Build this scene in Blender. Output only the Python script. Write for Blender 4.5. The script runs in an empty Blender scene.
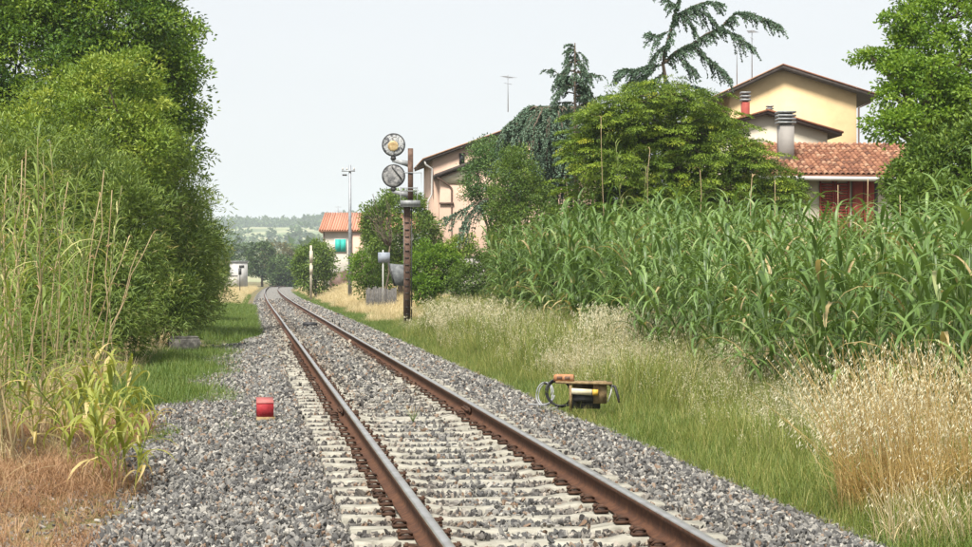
import bpy, bmesh, math, random
import numpy as np
from math import radians as R, sin, cos, pi
from mathutils import Vector, Matrix

S = bpy.context.scene
COL = S.collection

# ------------------------------------------------------------------ camera
F = 1870.0                       # focal length in photo pixels (972 wide)
CX, HY = 486.0, 277.0            # image centre column, horizon row
A = math.atan((486 - 250) / F)   # track direction is +Y, camera looks this far to its right
ZC = 1.67
cam_d = bpy.data.cameras.new('camera')
cam = bpy.data.objects.new('camera', cam_d)
COL.objects.link(cam)
cam_d.sensor_width = 36.0
cam_d.lens = F / 972 * 36
cam_d.clip_start = 0.1
cam_d.clip_end = 9000
cam.location = (0, 0, ZC)
cam.rotation_euler = (R(90) + math.atan(3.5 / F), 0, -A)
S.camera = cam

# ------------------------------------------------------------------ world, sun, exposure
SUN_EL, SUN_AZ = 56.0, 207.0     # degrees; azimuth clockwise from +Y
w = bpy.data.worlds.new('World'); S.world = w; w.use_nodes = True
nt = w.node_tree
for n in list(nt.nodes): nt.nodes.remove(n)
sky = nt.nodes.new('ShaderNodeTexSky'); sky.sky_type = 'NISHITA'; sky.sun_disc = False
sky.sun_elevation = R(SUN_EL); sky.sun_rotation = R(SUN_AZ)
sky.air_density = 1.0; sky.dust_density = 3.0; sky.ozone_density = 1.0
mixs = nt.nodes.new('ShaderNodeMix'); mixs.data_type = 'RGBA'
mixs.inputs[0].default_value = 0.86                     # high, even cloud veil over the blue
cn = nt.nodes.new('ShaderNodeTexNoise'); cn.inputs['Scale'].default_value = 2.2; cn.inputs['Detail'].default_value = 4
ct = nt.nodes.new('ShaderNodeTexCoord'); cm = nt.nodes.new('ShaderNodeMapping'); cm.inputs['Scale'].default_value = (1, 1, 4)
nt.links.new(ct.outputs['Generated'], cm.inputs[0]); nt.links.new(cm.outputs[0], cn.inputs['Vector'])
cr = nt.nodes.new('ShaderNodeValToRGB'); cr.color_ramp.elements[0].position = 0.3; cr.color_ramp.elements[1].position = 0.7
cr.color_ramp.elements[0].color = (0.94, 0.95, 0.965, 1); cr.color_ramp.elements[1].color = (1, 1, 1, 1)
nt.links.new(cn.outputs['Fac'], cr.inputs[0])
cv = nt.nodes.new('ShaderNodeMix'); cv.data_type = 'RGBA'; cv.blend_type = 'MULTIPLY'; cv.inputs[0].default_value = 1.0
cv.inputs[6].default_value = (5.45, 5.52, 5.56, 1); nt.links.new(cr.outputs[0], cv.inputs[7]); nt.links.new(cv.outputs[2], mixs.inputs[7])
bg = nt.nodes.new('ShaderNodeBackground'); bg.inputs[1].default_value = 0.1
wo = nt.nodes.new('ShaderNodeOutputWorld')
nt.links.new(sky.outputs[0], mixs.inputs[6]); nt.links.new(mixs.outputs[2], bg.inputs[0]); nt.links.new(bg.outputs[0], wo.inputs[0])
sun_d = bpy.data.lights.new('sun', 'SUN'); sun = bpy.data.objects.new('sun', sun_d); COL.objects.link(sun)
sun_d.energy = 4.0; sun_d.angle = R(14); sun_d.color = (1.0, 0.95, 0.87)
sd = Vector((sin(R(SUN_AZ)) * cos(R(SUN_EL)), cos(R(SUN_AZ)) * cos(R(SUN_EL)), sin(R(SUN_EL))))
sun.rotation_euler = (-sd).to_track_quat('-Z', 'Y').to_euler()
S.view_settings.view_transform = 'Standard'
S.view_settings.look = 'None'
S.view_settings.exposure = 0.82
S.view_settings.gamma = 1.0
S.view_settings.use_curve_mapping = False
S.render.engine = 'CYCLES'
S.cycles.max_bounces = 6; S.cycles.diffuse_bounces = 3; S.cycles.glossy_bounces = 2
S.cycles.transmission_bounces = 4; S.cycles.transparent_max_bounces = 4
S.cycles.volume_bounces = 1

# ------------------------------------------------------------------ pixel helpers
def P(px, py, D):
    """photo pixel at depth D (metres along the optical axis) -> world"""
    xr = (px - CX) / F * D
    return np.array((xr * cos(A) + D * sin(A), -xr * sin(A) + D * cos(A), ZC - (py - HY) / F * D))
def G(px, py, z=0.0):
    return P(px, py, F * (ZC - z) / (py - HY))
def pxof(x, y):
    D = x * sin(A) + y * cos(A)
    return CX + F * (x * cos(A) - y * sin(A)) / np.maximum(D, 0.1)

def rng_(s): return np.random.default_rng(s)

# ------------------------------------------------------------------ mesh builder
class MB:
    def __init__(s): s.v = []; s.f = []; s.m = []; s.t = []; s.n = 0
    def add(s, V, Fc, mi=0, t=None):
        V = np.asarray(V, float).reshape(-1, 3)
        if not isinstance(Fc, list) or (len(Fc) and not isinstance(Fc[0], np.ndarray)):
            if isinstance(Fc, np.ndarray): Fc = [Fc]
            else:
                by = {}
                for f in Fc: by.setdefault(len(f), []).append(f)
                Fc = [np.array(x, int) for x in by.values()]
        for a in Fc:
            s.f.append(a + s.n); s.m.append(np.full(len(a), mi, int))
        s.v.append(V); s.t.append(np.full(len(V), 0.5) if t is None else np.broadcast_to(np.asarray(t, float), (len(V),)))
        s.n += len(V); return s
    def box(s, c, d, rz=0.0, mi=0, t=None, M=None):
        c = np.asarray(c, float); hx, hy, hz = np.asarray(d, float) / 2
        V = np.array([(-hx,-hy,-hz),(hx,-hy,-hz),(hx,hy,-hz),(-hx,hy,-hz),(-hx,-hy,hz),(hx,-hy,hz),(hx,hy,hz),(-hx,hy,hz)])
        if M is not None: V = V @ np.asarray(M).T
        cr, sr = cos(rz), sin(rz)
        V = np.c_[V[:,0]*cr - V[:,1]*sr, V[:,0]*sr + V[:,1]*cr, V[:,2]] + c
        return s.add(V, np.array([(0,3,2,1),(4,5,6,7),(0,1,5,4),(1,2,6,5),(2,3,7,6),(3,0,4,7)]), mi, t)
    def prism(s, poly, d, mi=0, t=None):
        """extrude closed 3-D polygon by vector d"""
        p = np.asarray(poly, float); n = len(p); V = np.r_[p, p + np.asarray(d, float)]
        fs = [tuple(range(n-1, -1, -1)), tuple(range(n, 2*n))] + [(i, (i+1) % n, (i+1) % n + n, i + n) for i in range(n)]
        return s.add(V, fs, mi, t)
    def tube(s, path, rad, k=6, mi=0, t=None, cap=True):
        p = np.asarray(path, float); n = len(p); rad = np.broadcast_to(np.asarray(rad, float), (n,))
        tg = np.gradient(p, axis=0); tg /= np.linalg.norm(tg, axis=1)[:, None] + 1e-9
        ref = np.array((0.0, 0, 1)) if abs(tg[:, 2]).mean() < 0.8 else np.array((1.0, 0, 0))
        u = np.cross(tg, ref); u /= np.linalg.norm(u, axis=1)[:, None] + 1e-9
        v = np.cross(tg, u)
        an = np.arange(k) * 2 * pi / k
        V = p[:, None] + rad[:, None, None] * (np.cos(an)[None, :, None] * u[:, None] + np.sin(an)[None, :, None] * v[:, None])
        V = V.reshape(-1, 3)
        i = np.arange(n - 1)[:, None] * k; j = np.arange(k)[None]; j2 = (j + 1) % k
        q = np.stack([i + j, i + j2, i + k + j2, i + k + j], -1).reshape(-1, 4)
        fs = [q]
        s.add(V, fs, mi, t)
        if cap:
            b = s.n - len(V)
            s.f.append(np.array([np.arange(k)[::-1] + b])); s.m.append(np.array([mi]))
            s.f.append(np.array([np.arange(k) + b + (n-1)*k])); s.m.append(np.array([mi]))
        return s
    def lathe(s, prof, c, axis='z', k=24, mi=0):
        """prof: (r, h) pairs; axis z or y"""
        pr = np.asarray(prof, float); n = len(pr); an = np.arange(k) * 2 * pi / k
        V = np.stack([pr[:, 0:1] * np.cos(an), pr[:, 0:1] * np.sin(an), np.repeat(pr[:, 1:2], k, 1)], -1).reshape(-1, 3)
        if axis == 'y': V = V[:, [0, 2, 1]] * np.array((1, 1, 1))
        i = np.arange(n - 1)[:, None] * k; j = np.arange(k)[None]; j2 = (j + 1) % k
        q = np.stack([i + j, i + j2, i + k + j2, i + k + j], -1).reshape(-1, 4)
        return s.add(V + np.asarray(c, float), [q], mi)
    def mesh(s, name, mats, smooth=False):
        me = bpy.data.meshes.new(name)
        V = np.concatenate(s.v); me.vertices.add(len(V)); me.vertices.foreach_set('co', V.ravel().astype(np.float32))
        L = np.concatenate([a.ravel() for a in s.f]); sz = np.concatenate([np.full(len(a), a.shape[1]) for a in s.f])
        me.loops.add(len(L)); me.loops.foreach_set('vertex_index', L.astype(np.int32))
        me.polygons.add(len(sz)); me.polygons.foreach_set('loop_start', np.r_[0, np.cumsum(sz)[:-1]].astype(np.int32))
        me.polygons.foreach_set('material_index', np.concatenate(s.m).astype(np.int32))
        if smooth: me.polygons.foreach_set('use_smooth', np.ones(len(sz), bool))
        at = me.attributes.new('tint', 'FLOAT', 'POINT'); at.data.foreach_set('value', np.concatenate(s.t).astype(np.float32))
        for m in (mats if isinstance(mats, (list, tuple)) else [mats]): me.materials.append(m)
        me.update(calc_edges=True); me.validate()
        return me
    def build(s, name, mats, parent=None, smooth=False, loc=None):
        o = link(name, s.mesh(name, mats, smooth), parent)
        if loc is not None: o.location = loc
        return o

def link(name, data, parent=None):
    o = bpy.data.objects.new(name, data); COL.objects.link(o)
    if parent is not None: o.parent = parent
    return o
def tag(o, label=None, cat=None, group=None, kind=None):
    if label: o['label'] = label
    if cat: o['category'] = cat
    if group: o['group'] = group
    if kind: o['kind'] = kind
    return o
def thing(name, label, cat, loc=(0, 0, 0), rz=0.0, group=None):
    o = link(name, None); o.empty_display_size = 0.3
    o.location = [float(x) for x in loc]; o.rotation_euler = (0, 0, rz)
    return tag(o, label, cat, group)

# ------------------------------------------------------------------ materials
def mat(name):
    m = bpy.data.materials.new(name); m.use_nodes = True
    t = m.node_tree
    for n in list(t.nodes): t.nodes.remove(n)
    out = t.nodes.new('ShaderNodeOutputMaterial')
    return m, t, out
def ramp(t, stops, interp='LINEAR'):
    r = t.nodes.new('ShaderNodeValToRGB'); r.color_ramp.interpolation = interp
    e = r.color_ramp.elements
    while len(e) < len(stops): e.new(0.5)
    for i, (p, c) in enumerate(stops): e[i].position = p; e[i].color = (*c, 1)
    return r
def noise(t, scale, detail=4, rough=0.6, co='Object', dist=0.0):
    tc = t.nodes.new('ShaderNodeTexCoord'); n = t.nodes.new('ShaderNodeTexNoise')
    n.inputs['Scale'].default_value = scale; n.inputs['Detail'].default_value = detail; n.inputs['Roughness'].default_value = rough
    n.inputs['Distortion'].default_value = dist
    if co == 'World':
        g = t.nodes.new('ShaderNodeNewGeometry'); t.links.new(g.outputs['Position'], n.inputs['Vector'])
    else: t.links.new(tc.outputs[co], n.inputs['Vector'])
    return n
def surf(name, stops, scale=6.0, rough=0.85, metal=0.0, bump=0.0, bscale=None, detail=5, spec=0.3, co='Object', dist=0.0):
    """noise-driven colour + fine relief"""
    m, t, out = mat(name); b = t.nodes.new('ShaderNodeBsdfPrincipled')
    n = noise(t, scale, detail, 0.62, co, dist); r = ramp(t, stops)
    t.links.new(n.outputs['Fac'], r.inputs[0]); t.links.new(r.outputs[0], b.inputs['Base Color'])
    b.inputs['Roughness'].default_value = rough; b.inputs['Metallic'].default_value = metal
    b.inputs['Specular IOR Level'].default_value = spec
    if bump:
        n2 = noise(t, bscale or scale * 6, 5, 0.7, co); bp = t.nodes.new('ShaderNodeBump')
        bp.inputs['Strength'].default_value = bump; bp.inputs['Distance'].default_value = 0.02
        t.links.new(n2.outputs['Fac'], bp.inputs['Height']); t.links.new(bp.outputs[0], b.inputs['Normal'])
    t.links.new(b.outputs[0], out.inputs[0]); return m
def leafm(name, stops, trans=0.3, rough=0.5, spec=0.35, tcol=(1.15, 1.1, 0.6), use_obj=0.0, gain=1.0):
    """leaf: tint attribute -> colour; diffuse front, light let through"""
    m, t, out = mat(name)
    a = t.nodes.new('ShaderNodeAttribute'); a.attribute_name = 'tint'
    fac = a.outputs['Fac']
    if use_obj:
        oi = t.nodes.new('ShaderNodeObjectInfo'); mm = t.nodes.new('ShaderNodeMath'); mm.operation = 'MULTIPLY_ADD'
        mm.inputs[1].default_value = use_obj; mm.inputs[2].default_value = -use_obj / 2
        ad = t.nodes.new('ShaderNodeMath'); ad.operation = 'ADD'
        t.links.new(oi.outputs['Random'], mm.inputs[0]); t.links.new(mm.outputs[0], ad.inputs[0]); t.links.new(fac, ad.inputs[1]); fac = ad.outputs[0]
    r = ramp(t, [(p_, tuple(min(0.8, c_ * gain) for c_ in cc_)) for p_, cc_ in stops]); t.links.new(fac, r.inputs[0])
    b = t.nodes.new('ShaderNodeBsdfPrincipled'); b.inputs['Roughness'].default_value = rough; b.inputs['Specular IOR Level'].default_value = spec
    t.links.new(r.outputs[0], b.inputs['Base Color'])
    tr = t.nodes.new('ShaderNodeBsdfTranslucent'); mu = t.nodes.new('ShaderNodeMix'); mu.data_type = 'RGBA'; mu.blend_type = 'MULTIPLY'
    mu.inputs[0].default_value = 1.0; mu.inputs[7].default_value = (*tcol, 1)
    t.links.new(r.outputs[0], mu.inputs[6]); t.links.new(mu.outputs[2], tr.inputs[0])
    mx = t.nodes.new('ShaderNodeMixShader'); mx.inputs[0].default_value = trans
    t.links.new(b.outputs[0], mx.inputs[1]); t.links.new(tr.outputs[0], mx.inputs[2]); t.links.new(mx.outputs[0], out.inputs[0])
    return m
def stonem(name):
    m, t, out = mat(name); b = t.nodes.new('ShaderNodeBsdfPrincipled')
    oi = t.nodes.new('ShaderNodeObjectInfo')
    r = ramp(t, [(0.0, (0.05, 0.049, 0.048)), (0.25, (0.115, 0.113, 0.109)), (0.5, (0.185, 0.18, 0.168)), (0.72, (0.27, 0.259, 0.234)), (0.9, (0.44, 0.42, 0.37)), (0.93, (0.25, 0.19, 0.14)), (1.0, (0.2, 0.13, 0.085))])
    n = noise(t, 16, 4, 0.7); n2 = noise(t, 60, 3, 0.7)
    ov = t.nodes.new('ShaderNodeMix'); ov.data_type = 'RGBA'; ov.blend_type = 'OVERLAY'; ov.inputs[0].default_value = 0.75
    t.links.new(oi.outputs['Random'], r.inputs[0]); t.links.new(r.outputs[0], ov.inputs[6]); t.links.new(n.outputs['Fac'], ov.inputs[7])
    ge = t.nodes.new('ShaderNodeNewGeometry'); sx = t.nodes.new('ShaderNodeSeparateXYZ'); t.links.new(ge.outputs['Position'], sx.inputs[0])
    def mth(op, a, bb):
        q = t.nodes.new('ShaderNodeMath'); q.operation = op
        for i_, v_ in enumerate((a, bb)):
            if v_ is None: continue
            if isinstance(v_, (int, float)): q.inputs[i_].default_value = v_
            else: t.links.new(v_, q.inputs[i_])
        return q.outputs[0]
    dist = mth('ABSOLUTE', mth('SUBTRACT', mth('ABSOLUTE', mth('SUBTRACT', sx.outputs[0], 1.855), None), 0.7525), None)
    msk = mth('MULTIPLY', mth('SUBTRACT', 1.0, mth('MINIMUM', mth('MULTIPLY', dist, 1.7), 1.0)), 0.75)
    st_ = t.nodes.new('ShaderNodeMix'); st_.data_type = 'RGBA'; st_.blend_type = 'MULTIPLY'; st_.inputs[7].default_value = (0.72, 0.55, 0.42, 1)
    t.links.new(msk, st_.inputs[0]); t.links.new(ov.outputs[2], st_.inputs[6])
    t.links.new(st_.outputs[2], b.inputs['Base Color']); b.inputs['Roughness'].default_value = 0.82; b.inputs['Specular IOR Level'].default_value = 0.3
    bp = t.nodes.new('ShaderNodeBump'); bp.inputs['Strength'].default_value = 0.5; bp.inputs['Distance'].default_value = 0.01
    t.links.new(n2.outputs['Fac'], bp.inputs['Height']); t.links.new(bp.outputs[0], b.inputs['Normal'])
    t.links.new(b.outputs[0], out.inputs[0]); return m

M = {}
M['stone'] = stonem('crushed_stone')
def ballastm():
    m, t, out = mat('ballast_floor'); b = t.nodes.new('ShaderNodeBsdfPrincipled')
    g = t.nodes.new('ShaderNodeNewGeometry'); v = t.nodes.new('ShaderNodeTexVoronoi'); v.inputs['Scale'].default_value = 17
    t.links.new(g.outputs['Position'], v.inputs['Vector'])
    sp = t.nodes.new('ShaderNodeSeparateColor'); t.links.new(v.outputs['Color'], sp.inputs[0])
    r = ramp(t, [(0.0, (0.075, 0.073, 0.071)), (0.3, (0.15, 0.147, 0.139)), (0.6, (0.215, 0.208, 0.19)), (0.88, (0.33, 0.314, 0.275)), (1.0, (0.22, 0.165, 0.12))])
    t.links.new(sp.outputs[0], r.inputs[0]); t.links.new(r.outputs[0], b.inputs['Base Color'])
    bp = t.nodes.new('ShaderNodeBump'); bp.inputs['Strength'].default_value = 1.0; bp.inputs['Distance'].default_value = 0.04; bp.invert = True
    t.links.new(v.outputs['Distance'], bp.inputs['Height']); t.links.new(bp.outputs[0], b.inputs['Normal'])
    b.inputs['Roughness'].default_value = 0.9; t.links.new(b.outputs[0], out.inputs[0]); return m
M['ballast'] = ballastm()
M['ground'] = surf('soil_and_turf', [(0.3, (0.12, 0.085, 0.045)), (0.45, (0.17, 0.13, 0.065)), (0.58, (0.12, 0.125, 0.045)), (0.75, (0.26, 0.19, 0.1))], 0.9, 0.95, bump=0.6, bscale=9, co='World')
M['concrete'] = surf('sleeper_concrete', [(0.3, (0.14, 0.13, 0.106)), (0.44, (0.29, 0.275, 0.226)), (0.72, (0.45, 0.43, 0.36))], 6, 0.9, bump=0.5, bscale=70, co='World')
M['timber'] = surf('pale_timber', [(0.3, (0.36, 0.31, 0.22)), (0.6, (0.58, 0.53, 0.42))], 12, 0.9, bump=0.5, bscale=50)
M['rust'] = surf('rail_rust', [(0.25, (0.045, 0.021, 0.013)), (0.5, (0.095, 0.041, 0.021)), (0.75, (0.165, 0.076, 0.038))], 14, 0.8, metal=0.15, bump=0.25, bscale=120, co='World')
M['railtop'] = surf('worn_rail_steel', [(0.3, (0.36, 0.33, 0.3)), (0.7, (0.55, 0.54, 0.52))], 5, 0.34, metal=0.85, co='World')
M['clip'] = surf('clip_rust', [(0.3, (0.035, 0.022, 0.016)), (0.7, (0.12, 0.06, 0.036))], 20, 0.75, metal=0.3, co='World')
M['bark'] = surf('bark', [(0.3, (0.06, 0.045, 0.032)), (0.7, (0.16, 0.125, 0.09))], 6, 0.95, bump=0.8, bscale=22)
M['drystem'] = surf('dead_cane', [(0.3, (0.3, 0.21, 0.11)), (0.7, (0.5, 0.39, 0.24))], 5, 0.8)
M['galv'] = surf('galvanised', [(0.3, (0.24, 0.26, 0.28)), (0.7, (0.4, 0.42, 0.44))], 7, 0.55, metal=0.5, bump=0.1)
M['greymetal'] = surf('weathered_grey_metal', [(0.3, (0.15, 0.16, 0.165)), (0.5, (0.27, 0.28, 0.285)), (0.7, (0.36, 0.37, 0.37))], 5, 0.6, metal=0.2, bump=0.15)
M['darkmetal'] = surf('dark_metal', [(0.3, (0.03, 0.03, 0.032)), (0.7, (0.08, 0.078, 0.075))], 8, 0.55, metal=0.3)
M['postrust'] = surf('post_rust', [(0.3, (0.05, 0.034, 0.027)), (0.5, (0.11, 0.064, 0.044)), (0.7, (0.19, 0.125, 0.095))], 5, 0.85, bump=0.4, bscale=30)
M['peel'] = surf('peeling_white_paint', [(0.4, (0.06, 0.06, 0.065)), (0.47, (0.26, 0.27, 0.28)), (0.56, (0.55, 0.56, 0.56)), (0.64, (0.16, 0.15, 0.14))], 5.0, 0.7, bump=0.2, detail=8, dist=1.2)
M['peelgrey'] = surf('peeling_grey_paint', [(0.38, (0.08, 0.08, 0.085)), (0.5, (0.25, 0.25, 0.25)), (0.6, (0.4, 0.39, 0.38)), (0.68, (0.2, 0.16, 0.14))], 5.5, 0.7, bump=0.2, detail=8, dist=1.0)
M['lens'] = surf('faded_amber_disc', [(0.35, (0.3, 0.2, 0.09)), (0.55, (0.55, 0.42, 0.22)), (0.7, (0.62, 0.55, 0.4))], 7, 0.6)
M['redpaint'] = surf('red_paint', [(0.3, (0.2, 0.012, 0.016)), (0.5, (0.33, 0.022, 0.03)), (0.7, (0.38, 0.05, 0.05))], 9, 0.7, bump=0.3, bscale=60)
M['pinkpaint'] = surf('faded_red_paint', [(0.3, (0.36, 0.09, 0.085)), (0.7, (0.48, 0.17, 0.15))], 9, 0.8)
M['oldconcrete'] = surf('old_concrete', [(0.3, (0.06, 0.057, 0.05)), (0.5, (0.12, 0.113, 0.1)), (0.7, (0.25, 0.235, 0.205))], 7, 0.95, bump=0.6, bscale=40)
def wallm(name, c, v=0.13): 
    c = np.array(c); return surf(name, [(0.3, tuple(c * (1 - v))), (0.7, tuple(np.minimum(c * (1 + v), 0.9)))], 0.8, 0.92, bump=0.15, bscale=40, detail=7)
M['yellowwall'] = wallm('yellow_render', (0.66, 0.49, 0.27))
M['pinkwall'] = wallm('salmon_render', (0.56, 0.4, 0.31))
M['creamwall'] = wallm('cream_render', (0.52, 0.47, 0.37), 0.14)
M['whitewall'] = wallm('pale_render', (0.52, 0.49, 0.42), 0.12)
M['yardwall'] = wallm('grey_render', (0.3, 0.28, 0.26), 0.2)
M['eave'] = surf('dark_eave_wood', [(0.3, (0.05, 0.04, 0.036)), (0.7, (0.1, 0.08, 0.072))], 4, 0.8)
M['gutter'] = surf('painted_gutter', [(0.3, (0.45, 0.44, 0.42)), (0.7, (0.55, 0.54, 0.52))], 4, 0.6)
M['browngutter'] = surf('brown_gutter', [(0.3, (0.1, 0.06, 0.045)), (0.7, (0.16, 0.1, 0.075))], 4, 0.55)
def tilem(name, stops):
    m, t, out = mat(name); b = t.nodes.new('ShaderNodeBsdfPrincipled'); oi = t.nodes.new('ShaderNodeObjectInfo')
    n = noise(t, 3.0, 5, 0.7, 'World'); mm = t.nodes.new('ShaderNodeMix'); mm.data_type = 'FLOAT'; mm.inputs[0].default_value = 0.5
    a = t.nodes.new('ShaderNodeAttribute'); a.attribute_name = 'tint'
    ad = t.nodes.new('ShaderNodeMath'); ad.operation = 'ADD'; t.links.new(oi.outputs['Random'], ad.inputs[0]); t.links.new(a.outputs['Fac'], ad.inputs[1])
    fr = t.nodes.new('ShaderNodeMath'); fr.operation = 'FRACT'; t.links.new(ad.outputs[0], fr.inputs[0])
    t.links.new(fr.outputs[0], mm.inputs[2]); t.links.new(n.outputs['Fac'], mm.inputs[3])
    r = ramp(t, stops); t.links.new(mm.outputs[0], r.inputs[0]); t.links.new(r.outputs[0], b.inputs['Base Color'])
    b.inputs['Roughness'].default_value = 0.88; t.links.new(b.outputs[0], out.inputs[0]); return m
M['tile'] = tilem('terracotta_tile', [(0.2, (0.12, 0.055, 0.035)), (0.4, (0.24, 0.1, 0.055)), (0.6, (0.33, 0.155, 0.085)), (0.8, (0.4, 0.25, 0.16))])
M['tileo'] = tilem('orange_tile', [(0.2, (0.42, 0.17, 0.1)), (0.6, (0.55, 0.26, 0.17)), (0.85, (0.45, 0.25, 0.18))])
M['shutter'] = surf('red_brown_shutter', [(0.3, (0.2, 0.03, 0.02)), (0.7, (0.28, 0.05, 0.032))], 5, 0.6)
M['teal'] = surf('teal_shutter', [(0.3, (0.02, 0.36, 0.3)), (0.7, (0.03, 0.44, 0.37))], 4, 0.6)
M['glass'] = surf('dark_glass', [(0.3, (0.02, 0.022, 0.025)), (0.7, (0.04, 0.042, 0.045))], 3, 0.12, spec=0.5)
M['brickred'] = surf('red_chimney_brick', [(0.3, (0.26, 0.05, 0.04)), (0.7, (0.36, 0.09, 0.07))], 6, 0.9)
M['fencewood'] = surf('grey_fence_wood', [(0.3, (0.06, 0.055, 0.05)), (0.7, (0.17, 0.16, 0.145))], 6, 0.95, bump=0.4)
M['tanboard'] = surf('tan_board', [(0.3, (0.12, 0.085, 0.045)), (0.5, (0.25, 0.175, 0.085)), (0.7, (0.36, 0.27, 0.15))], 14, 0.8, bump=0.2)
M['cream'] = surf('cream_paint', [(0.3, (0.6, 0.5, 0.3)), (0.7, (0.74, 0.68, 0.52))], 8, 0.6)
M['yellow'] = surf('yellow_paint', [(0.3, (0.6, 0.36, 0.05)), (0.7, (0.7, 0.45, 0.08))], 8, 0.6)
M['clay'] = surf('orange_clay', [(0.3, (0.28, 0.12, 0.05)), (0.5, (0.42, 0.2, 0.095)), (0.7, (0.5, 0.3, 0.18))], 12, 0.9, bump=0.3)
M['cable'] = surf('black_cable', [(0.3, (0.018, 0.018, 0.02)), (0.7, (0.05, 0.05, 0.055))], 10, 0.5)
M['greycable'] = surf('grey_cable', [(0.3, (0.25, 0.26, 0.27)), (0.7, (0.42, 0.43, 0.44))], 10, 0.5)
M['signblue'] = surf('blue_grey_plate', [(0.3, (0.2, 0.23, 0.28)), (0.7, (0.32, 0.35, 0.4))], 8, 0.6)
M['hill'] = surf('far_fields', [(0.38, (0.09, 0.12, 0.06)), (0.46, (0.24, 0.26, 0.13)), (0.54, (0.32, 0.31, 0.18)), (0.62, (0.16, 0.2, 0.09))], 0.0045, 0.95, co='World', detail=2)

M['leaf_dark'] = leafm('leaf_dense_tree', [(0.0, (0.024, 0.06, 0.008)), (0.4, (0.066, 0.125, 0.012)), (0.75, (0.135, 0.205, 0.02)), (1.0, (0.22, 0.285, 0.035))], 0.3, gain=1.5)
M['leaf_light'] = leafm('leaf_light_tree', [(0.0, (0.065, 0.12, 0.018)), (0.5, (0.15, 0.225, 0.03)), (1.0, (0.28, 0.33, 0.06))], 0.35, gain=1.3)
M['leaf_cane'] = leafm('leaf_cane_shrub', [(0.0, (0.06, 0.105, 0.022)), (0.5, (0.15, 0.215, 0.045)), (0.85, (0.26, 0.32, 0.09)), (1.0, (0.45, 0.42, 0.2))], 0.35, gain=1.25)
M['leaf_mid'] = leafm('leaf_mid', [(0.0, (0.04, 0.085, 0.014)), (0.5, (0.105, 0.17, 0.026)), (1.0, (0.2, 0.27, 0.05))], 0.32, gain=1.2)
M['leaf_bright'] = leafm('leaf_bright', [(0.0, (0.06, 0.13, 0.012)), (0.5, (0.135, 0.24, 0.022)), (1.0, (0.24, 0.34, 0.045))], 0.4, gain=1.1)
M['leaf_deep'] = leafm('leaf_deep', [(0.0, (0.018, 0.04, 0.012)), (0.5, (0.04, 0.078, 0.022)), (1.0, (0.085, 0.13, 0.035))], 0.25, gain=2.2)
M['needle_blue'] = leafm('needle_blue_green', [(0.0, (0.025, 0.045, 0.028)), (0.5, (0.055, 0.09, 0.058)), (1.0, (0.1, 0.145, 0.095))], 0.12, gain=2.2)
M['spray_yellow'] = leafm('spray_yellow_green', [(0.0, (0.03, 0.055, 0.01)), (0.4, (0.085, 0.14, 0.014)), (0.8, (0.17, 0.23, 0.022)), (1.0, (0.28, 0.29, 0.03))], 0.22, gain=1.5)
M['leaf_far'] = leafm('leaf_far', [(0.0, (0.03, 0.06, 0.018)), (0.6, (0.07, 0.12, 0.03)), (1.0, (0.12, 0.16, 0.05))], 0.2, gain=1.2)
M['leaf_olive'] = leafm('leaf_olive', [(0.0, (0.1, 0.11, 0.04)), (0.6, (0.22, 0.19, 0.08)), (1.0, (0.3, 0.25, 0.12))], 0.2)
M['reed'] = leafm('reed_blade', [(0.0, (0.06, 0.115, 0.027)), (0.4, (0.115, 0.2, 0.046)), (0.8, (0.2, 0.305, 0.085)), (0.93, (0.34, 0.41, 0.18)), (1.0, (0.46, 0.36, 0.18))], 0.27, rough=0.44, spec=0.5, use_obj=0.35)
M['goldstraw'] = leafm('golden_straw', [(0.0, (0.42, 0.28, 0.09)), (0.5, (0.62, 0.46, 0.18)), (1.0, (0.76, 0.64, 0.35))], 0.32, tcol=(1.1, 1.0, 0.75))
M['reedstem'] = leafm('reed_stem', [(0.0, (0.1, 0.16, 0.05)), (0.6, (0.2, 0.24, 0.09)), (1.0, (0.4, 0.32, 0.16))], 0.05, use_obj=0.5)
M['canestem'] = leafm('cane_stem', [(0.0, (0.16, 0.17, 0.07)), (0.5, (0.34, 0.27, 0.14)), (1.0, (0.47, 0.37, 0.23))], 0.02, use_obj=0.7)
M['young'] = leafm('young_cane_leaf', [(0.0, (0.13, 0.19, 0.03)), (0.5, (0.27, 0.31, 0.055)), (0.85, (0.5, 0.45, 0.15)), (1.0, (0.56, 0.44, 0.2))], 0.35)
M['grass'] = leafm('verge_grass', [(0.0, (0.075, 0.115, 0.025)), (0.4, (0.16, 0.215, 0.045)), (0.75, (0.29, 0.32, 0.08)), (1.0, (0.55, 0.47, 0.2))], 0.35, use_obj=0.4, gain=1.05)
M['lawn'] = leafm('short_grass', [(0.0, (0.05, 0.1, 0.018)), (0.5, (0.105, 0.175, 0.03)), (1.0, (0.2, 0.24, 0.06))], 0.35, use_obj=0.3, gain=1.1)
M['straw'] = leafm('straw', [(0.0, (0.48, 0.37, 0.18)), (0.5, (0.64, 0.53, 0.3)), (1.0, (0.76, 0.68, 0.46))], 0.35, use_obj=0.4, tcol=(1.08, 1.02, 0.8))
M['rustgrass'] = leafm('rusty_dead_grass', [(0.0, (0.17, 0.085, 0.04)), (0.5, (0.34, 0.19, 0.095)), (1.0, (0.52, 0.38, 0.22))], 0.25, use_obj=0.5, tcol=(1.1, 1.0, 0.75))
M['oat'] = leafm('oat_spikelet', [(0.0, (0.6, 0.52, 0.3)), (0.5, (0.78, 0.71, 0.48)), (1.0, (0.86, 0.82, 0.64))], 0.35, use_obj=0.2, tcol=(1.03, 1.0, 0.85))

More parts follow.
